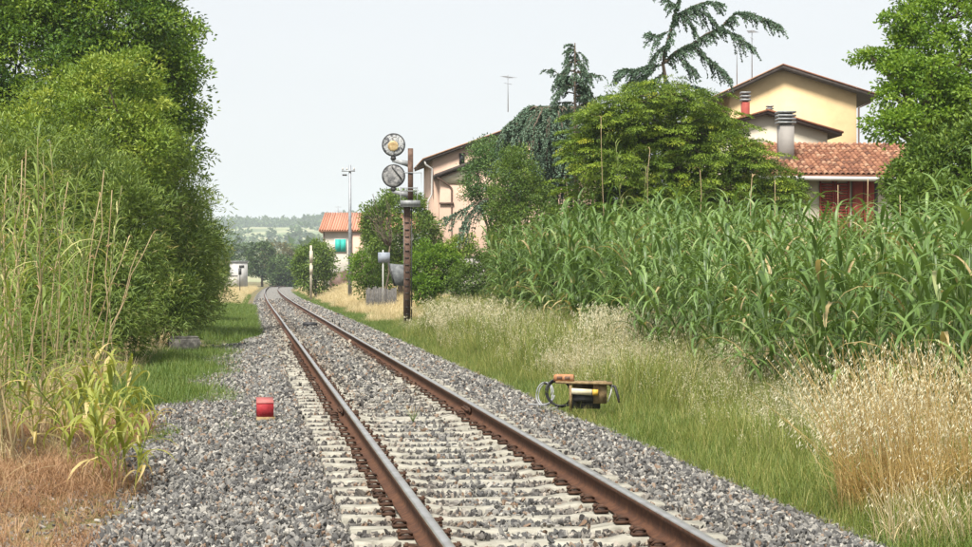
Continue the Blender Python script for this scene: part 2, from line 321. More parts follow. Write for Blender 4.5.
# ------------------------------------------------------------------ scatter (for stuff only)
def scatter(name, pts, rot, scl, idx, variants, parent=None, label=None):
    """one object; its points carry instanced tufts / stones"""
    c = bpy.data.collections.new(name + '_variants')
    for i, me in enumerate(variants):
        o = bpy.data.objects.new('%s_variant_%02d' % (name, i), me); c.objects.link(o)
    me = bpy.data.meshes.new(name); n = len(pts); me.vertices.add(n)
    me.vertices.foreach_set('co', np.asarray(pts, np.float32).ravel())
    a = me.attributes.new('rot', 'FLOAT_VECTOR', 'POINT'); a.data.foreach_set('vector', np.asarray(rot, np.float32).ravel())
    a = me.attributes.new('scl', 'FLOAT_VECTOR', 'POINT'); a.data.foreach_set('vector', np.asarray(scl, np.float32).ravel())
    a = me.attributes.new('idx', 'INT', 'POINT'); a.data.foreach_set('value', np.asarray(idx, np.int32))
    o = link(name, me, parent)
    t = bpy.data.node_groups.new(name + '_nodes', 'GeometryNodeTree')
    t.interface.new_socket('Geometry', in_out='INPUT', socket_type='NodeSocketGeometry')
    t.interface.new_socket('Geometry', in_out='OUTPUT', socket_type='NodeSocketGeometry')
    gi = t.nodes.new('NodeGroupInput'); go = t.nodes.new('NodeGroupOutput')
    ci = t.nodes.new('GeometryNodeCollectionInfo'); ci.inputs[0].default_value = c
    ci.inputs['Separate Children'].default_value = True; ci.inputs['Reset Children'].default_value = True
    ip = t.nodes.new('GeometryNodeInstanceOnPoints'); ip.inputs['Pick Instance'].default_value = True
    def na(nm, ty):
        x = t.nodes.new('GeometryNodeInputNamedAttribute'); x.data_type = ty; x.inputs[0].default_value = nm; return x.outputs[0]
    t.links.new(gi.outputs[0], ip.inputs['Points']); t.links.new(ci.outputs[0], ip.inputs['Instance'])
    t.links.new(na('idx', 'INT'), ip.inputs['Instance Index']); t.links.new(na('rot', 'FLOAT_VECTOR'), ip.inputs['Rotation'])
    t.links.new(na('scl', 'FLOAT_VECTOR'), ip.inputs['Scale']); t.links.new(ip.outputs[0], go.inputs[0])
    md = o.modifiers.new('scatter', 'NODES'); md.node_group = t
    tag(o, kind='stuff')
    if label: o['label'] = label
    return o

# ------------------------------------------------------------------ terrain
def sst(a, b, x):
    t = np.clip((x - a) / (b - a), 0, 1); return t * t * (3 - 2 * t)
TX = 1.855                        # track centre on the straight
def xc(y):
    y = np.asarray(y, float)
    return TX + np.clip(y - 100, 0, None) ** 2 / 2 / 10500 + np.clip(y - 285, 0, None) ** 2 / 2 / 900
def eL(y): return -2.75 + 1.35 * sst(44, 58, np.asarray(y, float)) - 0.0 + 0.35 * np.sin(np.asarray(y) * 0.9) * sst(12, 16, np.asarray(y, float)) * (1 - sst(50, 60, np.asarray(y, float)))
def gh(x, y):
    x = np.asarray(x, float); y = np.asarray(y, float); u = x - xc(y)
    z = -0.24 + 0.035 * np.sin(x * 1.7 + y * 0.6) + 0.03 * np.sin(y * 1.13 - x * 0.8) + 0.02 * np.sin(x * 3.1 + 2) * np.sin(y * 2.3)
    z = z + 0.22 * sst(4.2, 7.5, u) + 0.75 * sst(3.4, 7.5, u) * sst(72, 115, y) + 0.25 * sst(3.5, 8, -u) * sst(90, 140, y)
    z = np.where(np.abs(u) < 3.2, np.minimum(z, -0.3 + 0.08 * sst(2.4, 3.2, np.abs(u))), z)
    return z
def grid(name, xs, ys, zf, m, kind='structure'):
    X, Y = np.meshgrid(xs, ys); V = np.c_[X.ravel(), Y.ravel(), zf(X, Y).ravel()]
    nx, ny = len(xs), len(ys); i = (np.arange(ny - 1)[:, None] * nx + np.arange(nx - 1)[None]).ravel()
    b = MB().add(V, np.stack([i, i + 1, i + nx + 1, i + nx], 1)); o = b.build(name, m, smooth=True); tag(o, kind=kind); return o
xs = np.unique(np.r_[np.linspace(-1200, -60, 12), np.linspace(-60, -12, 14), np.linspace(-12, 20, 80), np.linspace(20, 80, 16), np.linspace(80, 1800, 14)])
ys = np.unique(np.r_[np.linspace(-60, 5, 8), np.linspace(5, 80, 150), np.linspace(80, 420, 100), np.linspace(420, 3300, 30)])
grid('ground', xs, ys, gh, M['ground'])['label'] = 'soil and turf on both sides of the track'
def hillz(x, y):
    r = sst(900, 2300, y) * (50 + 9 * np.sin(x * 0.006 + 1.2) + 5 * np.sin(x * 0.017) + 3 * np.sin(x * 0.041 + y * .004))
    return r + 13 * sst(600, 1050, y) * (1 - sst(1050, 1500, y)) * (0.6 + 0.4 * np.sin(x * 0.011 + 2)) - 0.3
o = grid('hills', np.linspace(-1150, 1700, 90), np.linspace(560, 3250, 90), hillz, M['hill'])
o['label'] = 'hazy far hillside of pale fields and woods'

# ballast bed (a swept section)
yb = np.unique(np.r_[np.linspace(2, 80, 130), np.linspace(80, 420, 80)])
rows = []
for y in yb:
    e = float(eL(y)); c = float(xc(y))
    for u, z in ((e - 0.55, -0.42), (e, -0.13), (-1.45, -0.085), (-0.75, -0.085), (0, -0.075), (0.75, -0.085), (1.45, -0.085), (2.05, -0.11), (2.55, -0.24), (3.0, -0.45)):
        rows.append((c + u, y, z))
k = 10; i = (np.arange(len(yb) - 1)[:, None] * k + np.arange(k - 1)[None]).ravel()
ballast = MB().add(rows, np.stack([i, i + 1, i + k + 1, i + k], 1)).build('ballast_bed', M['ballast'], smooth=True)
tag(ballast, 'grey crushed stone bed under and beside the track', kind='structure')
def bz(u, y):
    e = eL(y)
    z = np.where(u < -1.45, -0.085 - 0.045 * np.clip((-1.45 - u) / np.maximum(-1.45 - e, 0.05), 0, 1), -0.083)
    z = np.where(u < e, -0.13 - 0.29 * (e - u) / 0.55, z)
    z = np.where(u > 1.45, -0.085 - 0.025 * (u - 1.45) / 0.6, z)
    return np.where(u > 2.05, -0.11 - 0.13 * (u - 2.05) / 0.5, z)

# ------------------------------------------------------------------ stones
def stone_mesh(i):
    r = rng_(900 + i); bm = bmesh.new(); d = r.normal(size=(11, 3)); d /= np.linalg.norm(d, axis=1)[:, None]
    d *= np.array((1.15, r.uniform(0.6, 0.95), r.uniform(0.45, 0.75))) * r.uniform(0.85, 1.12, (11, 1))
    vs = [bm.verts.new(p) for p in d]
    res = bmesh.ops.convex_hull(bm, input=vs)
    bmesh.ops.delete(bm, geom=[g for g in set(res['geom_interior'] + res['geom_unused']) if isinstance(g, bmesh.types.BMVert)], context='VERTS')
    me = bpy.data.meshes.new('stone'); bm.to_mesh(me); bm.free(); me.materials.append(M['stone']); return me
STONES = [stone_mesh(i) for i in range(12)]
SLY = np.arange(9.45, 84, 0.6)                    # sleeper positions
SLY = np.sort(np.r_[SLY, 22.05 + 0.35])
def stone_field():
    r = rng_(5); out = []
    for y0, y1, dens, sc in ((9.6, 17, 860, 1.0), (17, 27, 560, 1.08), (27, 45, 260, 1.35), (45, 86, 110, 1.75), (86, 150, 38, 2.5)):
        n = int((y1 - y0) * 7.5 * dens)
        y = r.uniform(y0, y1, n); u = r.uniform(-4.6, 2.9, n); keep = u > eL(y) - 0.35 + r.uniform(-0.3, 0.3, n) * 0.6 - (r.random(n) < 0.22) * r.uniform(0, 2.0, n)
        keep &= r.random(n) < np.where(u > 2.3, 0.75, 1)
        keep &= np.abs(np.abs(u) - 0.7525) > 0.1; keep &= r.random(n) > 0.95 * sst(95, 150, y)
        j = np.clip(np.searchsorted(SLY, y), 1, len(SLY) - 1); ds = np.minimum(np.abs(SLY[j] - y), np.abs(SLY[j - 1] - y))
        ons = (ds < 0.138) & (np.abs(u) < 1.22)
        cov = np.where(np.abs(u) < 0.5, 0.02 + 0.45 * sst(20, 34, y) + 0.16 * sst(0.42, 0.1, np.abs(u)) * (0.3 + sst(14, 26, y)), np.where(np.abs(u) < 0.7, 0.02 + 0.3 * sst(22, 36, y), 0.008 + 0.3 * sst(26, 60, y)))
        j22 = np.abs(y - 22.2) < 0.5
        cov = np.where(j22, 0.05, cov)
        keep &= (~ons) | (r.random(n) < cov * 0.9)
        u, y, ons = u[keep], y[keep], ons[keep]; n = len(u)
        s = (0.0165 + 0.022 * r.random(n) ** 1.8) * sc
        z = bz(u, y) + 0.012 + r.uniform(0, 0.035, n); z = np.maximum(z, gh(xc(y) + u, y) + 0.01)
        nearsl = (np.abs(u) < 1.2); z = np.where(nearsl, z + np.where(np.abs(u) > 0.84, 0.026, 0.012), z); z = np.where(ons, np.where(np.abs(u) < 0.45, -0.015, 0.012) + s * 0.35, z)
        out.append(np.c_[xc(y) + u, y, z, s])
    q = np.concatenate(out); px = pxof(q[:, 0], q[:, 1]); return q[(px > -120) & (px < 1100)]
Q = stone_field(); r = rng_(6)
px = pxof(Q[:, 0], Q[:, 1]); py = HY + F * (ZC - Q[:, 2]) / Q[:, 1]
big = np.where((px > 5) & (px < 967) & (py < 545) & (py > 470), Q[:, 3] / Q[:, 1], 0)
pick = np.argsort(-big)[:300]
for kq in pick:
    o = link('stone', STONES[int(r.integers(12))], ballast); o.location = Q[kq, :3]; s = Q[kq, 3] * 1.1; o.scale = (s, s, s); o.rotation_euler = r.uniform(0, 6.28, 3)
Q = np.delete(Q, pick, 0); n = len(Q)
o = scatter('ballast_stones', Q[:, :3], r.uniform(0, 6.28, (n, 3)), np.repeat(Q[:, 3:4], 3, 1) * r.uniform(0.8, 1.2, (n, 3)), r.integers(0, 12, n), STONES, ballast)

# ------------------------------------------------------------------ track
track = thing('railway_track', 'single straight railway track with rusty rails on pale concrete sleepers', 'railway track', (0, 0, 0))
prof = np.array([(-0.070, 0.0), (0.070, 0.0), (0.070, 0.010), (0.030, 0.024), (0.010, 0.040), (0.009, 0.115), (0.033, 0.128), (0.034, 0.158), (0.026, 0.168), (-0.026, 0.168), (-0.034, 0.158), (-0.033, 0.128), (-0.009, 0.115), (-0.010, 0.040), (-0.030, 0.024), (-0.070, 0.010)])
yr = np.unique(np.r_[np.linspace(2, 100, 60), np.linspace(100, 415, 120)])
RZ = 0.008
for sgn in (-1, 1):
    V = []
    for y in yr:
        dx = float(xc(y + 0.5) - xc(y - 0.5)); nn = math.hypot(1, dx)
        wob = 0.004 * sin(y * 0.21 + sgn) * min(1, y / 30)
        for a_, b_ in prof:
            V.append((float(xc(y)) + (sgn * 0.7525 + a_) / nn + wob, y - (sgn * 0.7525 + a_) * dx / nn, RZ + b_))
    k = len(prof); nr = len(yr); b = MB()
    i = np.arange(nr - 1)[:, None] * k; j = np.arange(k)[None]; j2 = (j + 1) % k
    q = np.stack([i + j, i + j2, i + k + j2, i + k + j], -1)
    top = np.zeros(k, bool); top[[8, 9]] = True; top[8] = True; top[[7]] = False
    b.add(V, q[:, ~top].reshape(-1, 4), 0); b.f.append(q[:, top].reshape(-1, 4)); b.m.append(np.full((nr - 1) * int(top.sum()), 1))
    b.f.append(np.array([np.arange(k)[::-1]])); b.m.append(np.array([0]))
    o = b.build('rail', [M['rust'], M['railtop']], track)
# sleepers
def sleeper_mesh(seed):
    r = rng_(seed); us = [-1.2, -1.19, -0.98, -0.55, -0.42, 0, 0.42, 0.55, 0.98, 1.19, 1.2]
    V = []
    for u in us:
        e = 0.012 if abs(u) > 1.195 else 0; zt = -0.006 if abs(u) > 0.5 else (-0.03 if abs(u) < 0.45 else -0.018)
        ht = 0.117 - e; hb = 0.145 - e
        jz = r.normal(0, 0.0025); jy = r.normal(0, 0.003)
        V += [(u, -hb + jy, -0.19), (u, -ht + jy, zt - 0.012 + jz - e), (u, -ht + 0.014 + jy, zt + jz - e), (u, ht - 0.014 + jy, zt + jz - e), (u, ht + jy, zt - 0.012 + jz - e), (u, hb + jy, -0.19)]
    n = len(us); fs = []
    for i in range(n - 1):
        for j in range(6):
            fs.append((i*6 + j, i*6 + (j+1) % 6, i*6 + 6 + (j+1) % 6, i*6 + 6 + j))
    fs += [tuple(range(6))[::-1], tuple(range((n-1)*6, n*6))]
    return MB().add(V, [np.array([f for f in fs if len(f) == 4])]).add(V, [np.array([f for f in fs if len(f) == 6])]).mesh('sleeper', M['concrete'])
SLM = [sleeper_mesh(i) for i in range(5)]
def clip_mesh():
    b = MB()
    b.box((0, 0, 0.012), (0.11, 0.14, 0.022))                                    # base plate shoulder
    b.tube([(-0.045, 0, 0.02), (-0.045, 0, 0.075)], 0.014, 6)                    # bolt
    b.tube([(-0.045, 0, 0.045), (-0.045, 0, 0.062)], 0.026, 6)                   # nut
    b.tube([(-0.05, 0.05, 0.03), (-0.03, 0.062, 0.052), (0.02, 0.05, 0.05), (0.045, 0.03, 0.034), (0.045, -0.03, 0.034), (0.02, -0.05, 0.05), (-0.03, -0.062, 0.052), (-0.05, -0.05, 0.03)], 0.011, 5)
    return b.mesh('clip', M['clip'])
CLIP = clip_mesh(); r = rng_(8)
for y in SLY:
    tb = abs(y - 22.2) < 0.4
    o = link('sleeper', SLM[int(r.integers(5))], track)
    o.location = (float(xc(y)) + r.normal(0, 0.012), y + r.normal(0, 0.012), 0.006 + r.normal(0, 0.003) + (0.012 if tb else 0)); o.rotation_euler = (0, 0, r.normal(0, 0.008))
    if y < 46:
        for rs in (-1, 1):
            for sd_ in (-1, 1):
                c = link('clip', CLIP, o); c.location = (rs * 0.7525 + sd_ * 0.118, 0, 0.0); c.rotation_euler = (0, 0, 0 if sd_ < 0 else pi); c.scale = (0.88, 0.8, 0.85)
# rail joint at 22.2 m: a plate with four bolts on each side of each rail
for rs in (-1, 1):
    for sd_ in (-1, 1):
        b = MB(); b.box((0, 0, 0), (0.02, 0.62, 0.075))
        for yy in (-0.24, -0.09, 0.09, 0.24): b.tube([(sd_ * 0.01, yy, 0), (sd_ * 0.045, yy, 0)], 0.017, 6)
        o = b.build('joint_plate', M['clip'], track); o.location = (TX + rs * 0.7525 + sd_ * 0.026, 22.25, 0.09)

# ------------------------------------------------------------------ buildings
def zat(py, D): return ZC - (py - HY) / F * D
def part(parent, name, m, fn, smooth=False):
    b = MB(); fn(b); return b.build(name, m, parent, smooth)
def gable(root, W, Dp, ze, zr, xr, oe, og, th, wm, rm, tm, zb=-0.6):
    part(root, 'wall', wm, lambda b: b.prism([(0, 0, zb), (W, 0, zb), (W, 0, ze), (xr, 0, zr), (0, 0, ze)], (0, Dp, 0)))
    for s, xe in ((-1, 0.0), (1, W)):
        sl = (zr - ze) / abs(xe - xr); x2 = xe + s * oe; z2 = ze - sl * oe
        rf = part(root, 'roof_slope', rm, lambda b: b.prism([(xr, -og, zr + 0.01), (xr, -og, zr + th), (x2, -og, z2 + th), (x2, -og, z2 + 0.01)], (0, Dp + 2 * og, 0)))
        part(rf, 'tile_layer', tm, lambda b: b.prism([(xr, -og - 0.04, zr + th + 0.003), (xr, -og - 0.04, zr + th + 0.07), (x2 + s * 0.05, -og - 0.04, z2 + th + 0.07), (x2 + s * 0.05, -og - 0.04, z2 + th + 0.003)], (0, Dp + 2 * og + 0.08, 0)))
    return root
def antenna(p, h, label, n=6, rz=0.3, boom=0.9):
    t = thing('roof_antenna', label, 'antenna', p, rz)
    part(t, 'mast', M['galv'], lambda b: b.tube([(0, 0, 0), (0, 0, h)], 0.028, 6))
    bo = part(t, 'boom', M['galv'], lambda b: b.tube([(-boom / 2, 0, h - 0.12), (boom / 2, 0, h - 0.12)], 0.016, 5))
    for i in range(n):
        x = -boom / 2 + boom * i / (n - 1); l = 0.2 + 0.12 * i / n
        part(t, 'element', M['galv'], lambda b: b.tube([(x, -l, h - 0.12), (x, l, h - 0.12)], 0.009, 4))
    part(t, 'crossbar', M['galv'], lambda b: b.tube([(-0.42, 0, h - 0.5), (0.42, 0, h - 0.5)], 0.012, 4))
    return t

# yellow gabled house
D = 100.0; p = P(730, 277, D)
yh = thing('yellow_house', 'tall yellow rendered house with plain gable and dark eaves', 'house', (p[0], p[1], 0), R(-8))
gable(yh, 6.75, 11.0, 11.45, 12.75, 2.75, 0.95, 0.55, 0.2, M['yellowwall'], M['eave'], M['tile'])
part(yh, 'downpipe', M['browngutter'], lambda b: b.tube([(-0.75, -0.35, 11.15), (-0.6, -0.2, 10.9), (-0.09, -0.12, 10.55), (-0.09, -0.12, 0)], 0.055, 6))
part(yh, 'downpipe', M['browngutter'], lambda b: b.tube([(7.55, -0.35, 11.1), (7.4, -0.2, 10.95), (6.86, -0.05, 10.7), (6.86, -0.05, 0)], 0.055, 6))
part(yh, 'gutter', M['browngutter'], lambda b: b.tube([(7.72, -0.6, 11.28), (7.72, 11.5, 11.28)], 0.08, 6))
part(yh, 'gutter', M['browngutter'], lambda b: b.tube([(-0.98, -0.6, 11.12), (-0.98, 11.5, 11.12)], 0.08, 6))
antenna(P(737, 92, 103), 3.2, 'thin roof mast with bare crossbars at the yellow house eave', 4, 0.5, 0.5)
antenna(P(752, 78, 104), 2.7, 'roof antenna with bent arm above the yellow gable', 7, 1.1)

# salmon building beside the signal
D = 105.0; p = P(433, 277, D)
pk = thing('salmon_house', 'salmon pink rendered house with stepped dark sloping eaves', 'house', (p[0], p[1], 0), R(-2))
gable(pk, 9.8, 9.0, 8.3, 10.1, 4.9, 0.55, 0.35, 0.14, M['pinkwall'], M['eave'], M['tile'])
part(pk, 'porch_block', M['pinkwall'], lambda b: b.prism([(0.32, -1.3, -0.5), (9.0, -1.3, -0.5), (9.0, -1.3, 7.0), (4.9, -1.3, 8.9), (0.32, -1.3, 7.2)], (0, 1.297, 0)))
part(pk, 'porch_roof', M['eave'], lambda b: b.prism([(0.02, -1.65, 7.16), (4.9, -1.65, 8.97), (4.9, -1.65, 9.18), (0.02, -1.65, 7.37)], (0, 1.63, 0)))
part(pk, 'pale_band', M['creamwall'], lambda b: b.prism([(0.45, -1.302, 6.85), (2.0, -1.302, 6.85), (2.0, -1.302, 7.72), (0.45, -1.302, 7.16)], (0, -0.05, 0)))
part(pk, 'floor_band', M['browngutter'], lambda b: b.box((0.66, -1.36, 5.75), (0.8, 0.1, 0.12)))
part(pk, 'downpipe', M['browngutter'], lambda b: b.tube([(0.1, -1.6, 7.2), (0.35, -1.5, 7.05), (0.8, -1.36, 6.75), (0.95, -1.36, 6.6), (0.95, -1.36, 0)], 0.05, 6))
part(pk, 'downpipe', M['gutter'], lambda b: b.tube([(-0.5, -0.3, 8.15), (-0.42, -0.25, 7.95), (-0.07, -0.1, 7.75), (-0.07, -0.1, 6.3), (-0.3, -0.15, 5.9), (-0.4, -0.15, 0)], 0.06, 6))
wn = part(pk, 'window', M['eave'], lambda b: b.box((1.62, -0.02, 8.32), (0.3, 0.06, 0.62)))
part(wn, 'pane', M['glass'], lambda b: b.box((1.62, -0.06, 8.32), (0.2, 0.02, 0.5)))
antenna(P(508, 112, 106), 2.1, 'tall roof antenna rising behind the weeping cedar', 6, 0.9, 1.0)
p = P(470, 277, 94)
yw = thing('garden_wall', 'low grey rendered garden wall before the salmon house', 'wall', (p[0], p[1], 0), R(-5))
part(yw, 'wall_body', M['yardwall'], lambda b: b.box((0.3, 0, 1.0), (3.6, 0.2, 3.3)))
part(yw, 'coping', M['oldconcrete'], lambda b: b.box((0.3, 0, 2.69), (3.7, 0.28, 0.08)))

# house with the tiled roof and red shutters
D = 60.0; p = P(762, 277, D)
TH = thing('tiled_house', 'cream house with brown tiled roof and red shutters above the reeds', 'house', (p[0], p[1], 0), R(-3))
Wd = 5.2; ze = 5.02; sl = math.tan(R(22)); run = 3.0
part(TH, 'wall', M['creamwall'], lambda b: b.prism([(0, 0, -0.5), (0, run * 2 - 1.0, -0.5), (0, run * 2 - 1.0, ze), (0, run - 0.5, ze + sl * (run - 0.5)), (0, 0, ze)], (Wd, 0, 0)))
rfront = part(TH, 'roof', M['tile'], lambda b: b.prism([(-0.3, -0.5, ze - sl * 0.5 + 0.02), (-0.3, -0.5, ze - sl * 0.5 + 0.12), (-0.3, run - 0.5, ze + sl * (run - 0.5) + 0.12), (-0.3, 2 * run - 0.5, ze - sl * 0.5 + 0.12), (-0.3, 2 * run - 0.5, ze - sl * 0.5 + 0.02), (-0.3, run - 0.5, ze + sl * (run - 0.5) + 0.02)], (Wd + 0.6, 0, 0)))
def tile_mesh():
    n = 7; V = []; L = 0.3
    for y, rr, dz in ((0, 0.08, 0.016), (L, 0.066, 0.0)):
        for i in range(n):
            a = pi * i / (n - 1); V.append((-rr * cos(a), y, rr * 0.8 * sin(a) + dz))
    for y, rr, dz in ((0, 0.066, 0.016),):
        for i in range(n):
            a = pi * i / (n - 1); V.append((-rr * cos(a), y + 0.001, rr * 0.8 * sin(a) + dz - 0.0))
    fs = [(i, i + 1, n + i + 1, n + i) for i in range(n - 1)] + [(2*n + i, 2*n + i + 1, i + 1, i) for i in range(n - 1)]
    return MB().add(V, np.array(fs)).mesh('roof_tile', M['tile'], True)
TILE = tile_mesh(); r = rng_(31); ang = math.atan(sl)
hid = []
for i in range(34):
    for j in range(13):
        s = j * 0.243 - 0.02; y = -0.5 + s * cos(ang); z = ze - sl * 0.5 + 0.125 + s * sin(ang); x = -0.22 + i * 0.17 + r.normal(0, 0.005)
        if i < 4 or i > 26: hid.append((x, y, z, r.random())); continue
        o = link('roof_tile', TILE, rfront); o.location = (x, y, z + r.normal(0, 0.004)); o.rotation_euler = (ang + r.normal(0, 0.015), 0, r.normal(0, 0.02))
tv = np.array([v.co for v in TILE.vertices]); tf = np.array([tuple(p.vertices) for p in TILE.polygons]); b = MB()
for x, y, z, q in hid: b.add(np.c_[tv[:, 0] + x, tv[:, 1] * cos(ang) - tv[:, 2] * sin(ang) + y, tv[:, 1] * sin(ang) + tv[:, 2] * cos(ang) + z], tf, 0, q)
tag(b.build('roof_tiles', M['tile'], rfront, True), kind='stuff')
part(TH, 'gutter', M['gutter'], lambda b: b.tube([(-0.3, -0.58, ze - 0.2), (Wd + 0.3, -0.58, ze - 0.24)], 0.075, 8))
part(TH, 'soffit', M['whitewall'], lambda b: b.box((Wd / 2, -0.26, ze - 0.24), (Wd + 0.5, 0.5, 0.04)))
for (x0, x1, y0) in ((1.86, 2.34, -0.06), (2.36, 2.84, -0.06)):
    sh = part(TH, 'shutter', M['shutter'], lambda b: (b.box((x0 + 0.03, y0, 3.7), (0.06, 0.05, 2.2)), b.box((x1 - 0.03, y0, 3.7), (0.06, 0.05, 2.2)), b.box(((x0 + x1) / 2, y0, 4.77), (x1 - x0 - 0.12, 0.045, 0.06)), b.box(((x0 + x1) / 2, y0, 2.63), (x1 - x0 - 0.12, 0.045, 0.06))))
    for q in range(22):
        part(sh, 'slat', M['shutter'], lambda b: b.box(((x0 + x1) / 2, y0, 2.72 + q * 0.092), (x1 - x0 - 0.12, 0.02, 0.075), M=Matrix.Rotation(R(-28), 3, 'X')))
wn = part(TH, 'window', M['eave'], lambda b: b.box((3.35, -0.015, 3.72), (0.85, 0.05, 2.1)))
part(wn, 'pane', M['glass'], lambda b: b.box((3.35, -0.05, 3.72), (0.7, 0.02, 1.95)))
part(TH, 'shutter', M['shutter'], lambda b: b.box((3.1, -0.1, 3.7), (0.34, 0.05, 2.2)))
part(TH, 'shutter', M['shutter'], lambda b: b.box((3.47, -0.1, 3.7), (0.34, 0.05, 2.2)))
part(TH, 'vent', M['greymetal'], lambda b: b.box((1.5, -0.05, 4.55), (0.2, 0.1, 0.12)))
part(TH, 'balcony', M['oldconcrete'], lambda b: b.box((2.8, -0.55, 2.4), (3.6, 1.1, 0.16)))
def chimney(parent, name, x, y, z0, z1, w, bm, capm, n, gap):
    c = part(parent, name, bm, lambda b: b.box((x, y, (z0 + z1) / 2), (w, w, z1 - z0)))
    for q in range(n):
        part(c, 'cap_slab', capm, lambda b: b.box((x, y, z1 + gap * (q + 0.6)), (w * 1.25, w * 1.25, gap * 0.55)))
    part(c, 'cap_core', M['darkmetal'], lambda b: b.box((x, y, z1 + gap * n / 2 - 0.01), (w * 0.75, w * 0.75, gap * n - 0.05)))
    return c
chimney(TH, 'chimney', 0.98, 0.9, 5.2, 6.62, 0.46, M['yardwall'], M['greymetal'], 4, 0.115)
p = P(765, 277, 66)
gh2 = thing('gabled_annex', 'cream gabled house block with dark verge rising behind the tiled roof', 'house', (p[0] - 2.1, p[1] + 0.3, 0), R(-3))
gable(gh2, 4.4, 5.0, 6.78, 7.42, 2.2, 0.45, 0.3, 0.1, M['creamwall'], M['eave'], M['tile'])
chimney(gh2, 'chimney', 1.9, 2.1, 6.9, 8.05, 0.27, M['brickred'], M['greymetal'], 3, 0.13)
chimney(gh2, 'chimney', 2.85, 2.3, 6.9, 7.7, 0.2, M['brickred'], M['greymetal'], 3, 0.085)

# far house with teal window
D = 180.0; p = P(323, 277, D)
fh = thing('far_house', 'pale house with orange tiled roof and teal shuttered window', 'house', (p[0], p[1], 0), R(-4))
part(fh, 'wall', M['whitewall'], lambda b: b.box((4.5, 4, 2.9), (9.0, 8.0, 6.8)))
rf = part(fh, 'roof', M['tileo'], lambda b: b.prism([(-0.4, -0.5, 6.05), (-0.4, -0.5, 6.2), (0.1, 3.6, 7.95), (-0.4, 8.5, 6.2), (-0.4, 8.5, 6.05)], (9.8, 0, 0)))
for i in range(40):
    part(rf, 'tile_row', M['tileo'], lambda b: b.tube([(-0.3 + i * 0.24, -0.56, 6.2), (0.15 + i * 0.235, 3.55, 7.96)], 0.085, 5, t=i * 0.37 % 1))
wn = part(fh, 'window', M['gutter'], lambda b: b.box((1.68, -0.03, 4.7), (1.2, 0.1, 1.35)))
for q in (0, 1): part(wn, 'shutter', M['teal'], lambda b: b.box((1.42 + q * 0.52, -0.11, 4.7), (0.5, 0.05, 1.2)))
part(fh, 'side_wall', M['pinkwall'], lambda b: b.box((3.4, -0.12, 2.5), (1.1, 0.2, 6.6)))
part(fh, 'downpipe', M['browngutter'], lambda b: b.tube([(2.75, -0.12, 6.0), (2.75, -0.12, 0)], 0.05, 5))
part(fh, 'downpipe', M['browngutter'], lambda b: b.tube([(0.08, -0.12, 6.0), (0.08, -0.12, 0)], 0.05, 5))
part(fh, 'lean_to', M['browngutter'], lambda b: b.prism([(0.7, -2.6, 0), (2.4, -2.6, 0), (2.4, -2.6, 2.35), (0.7, -2.6, 1.9)], (0, 2.5, 0)))
antenna(P(338, 215, 184), 0.9, 'small antenna on the orange tiled far roof', 4, 0.2, 0.6)

# relay hut far beside the line
D = 270.0; p = P(236, 277, D)
hut = thing('relay_hut', 'small pale grey relay hut standing by the far end of the line', 'hut', (p[0], p[1], 0), R(22))
part(hut, 'wall', M['gutter'], lambda b: b.box((0.8, 1, 1.9), (1.9, 2.2, 3.9)))
part(hut, 'roof', M['greymetal'], lambda b: b.box((0.8, 1, 3.92), (2.2, 2.5, 0.14)))
part(hut, 'door', M['browngutter'], lambda b: b.box((1.77, 1.0, 1.9), (0.05, 1.3, 2.6)))
part(hut, 'vent', M['darkmetal'], lambda b: b.box((0.8, -0.12, 3.2), (0.8, 0.05, 0.35)))
p = P(228, 277, 262)
lw = thing('low_white_wall', 'low whitewashed wall beside the pale relay hut', 'wall', (p[0], p[1], 0), R(5))
part(lw, 'wall_body', M['whitewall'], lambda b: b.box((0, 0, 0.8), (2.6, 0.25, 2.0)))
part(lw, 'coping', M['oldconcrete'], lambda b: b.box((0, 0, 1.84), (2.7, 0.35, 0.08)))
p = P(240, 277, 200)
mp = thing('marker_post', 'short dark marker post with square board by the relay hut', 'post', (p[0], p[1], -0.2), 0)
part(mp, 'pole', M['darkmetal'], lambda b: b.tube([(0, 0, 0), (0, 0, 2.5)], 0.05, 6))
part(mp, 'board', M['darkmetal'], lambda b: b.box((0, -0.07, 2.45), (0.32, 0.04, 0.7)))

# ------------------------------------------------------------------ poles, signal, signs
p = P(350, 277, 125)
lp = thing('line_pole', 'tall grey pole with crossarm and small cups near the teal window house', 'pole', (p[0], p[1], 0.2), -A)
part(lp, 'shaft', M['galv'], lambda b: b.tube([(0, 0, 0), (0, 0, 5), (0, 0, 8.95)], [0.14, 0.11, 0.08], 8))
part(lp, 'crossarm', M['galv'], lambda b: b.box((-0.1, -0.1, 8.55), (0.9, 0.09, 0.08)))
for x in (-0.48, -0.2, 0.28):
    part(lp, 'insulator', M['gutter'], lambda b: b.lathe([(0.0, 0.0), (0.03, 0.0), (0.06, 0.06), (0.05, 0.16), (0.0, 0.18)], (x, -0.1, 8.6), k=8))
part(lp, 'lamp', M['darkmetal'], lambda b: b.box((-0.35, -0.1, 8.28), (0.3, 0.16, 0.1)))
p = P(311, 277, 150)
cp = thing('concrete_post', 'pale concrete post with edge-on boards before the round bush', 'post', (p[0], p[1], 0.1), -A)
part(cp, 'shaft', M['timber'], lambda b: b.box((0, 0, 1.9), (0.16, 0.16, 4.4)))
part(cp, 'board', M['timber'], lambda b: b.box((0.02, -0.1, 3.2), (0.27, 0.06, 0.9)))
part(cp, 'board', M['timber'], lambda b: b.box((0.02, -0.1, 2.15), (0.25, 0.06, 0.7)))
p = P(213.5, 277, 210)
dp = thing('distant_pole', 'distant weathered wooden pole top rising behind the thicket', 'pole', (p[0], p[1], 0), 0)
part(dp, 'shaft', M['fencewood'], lambda b: b.tube([(0, 0, 0), (0, 0, 7.8)], [0.16, 0.11], 8))
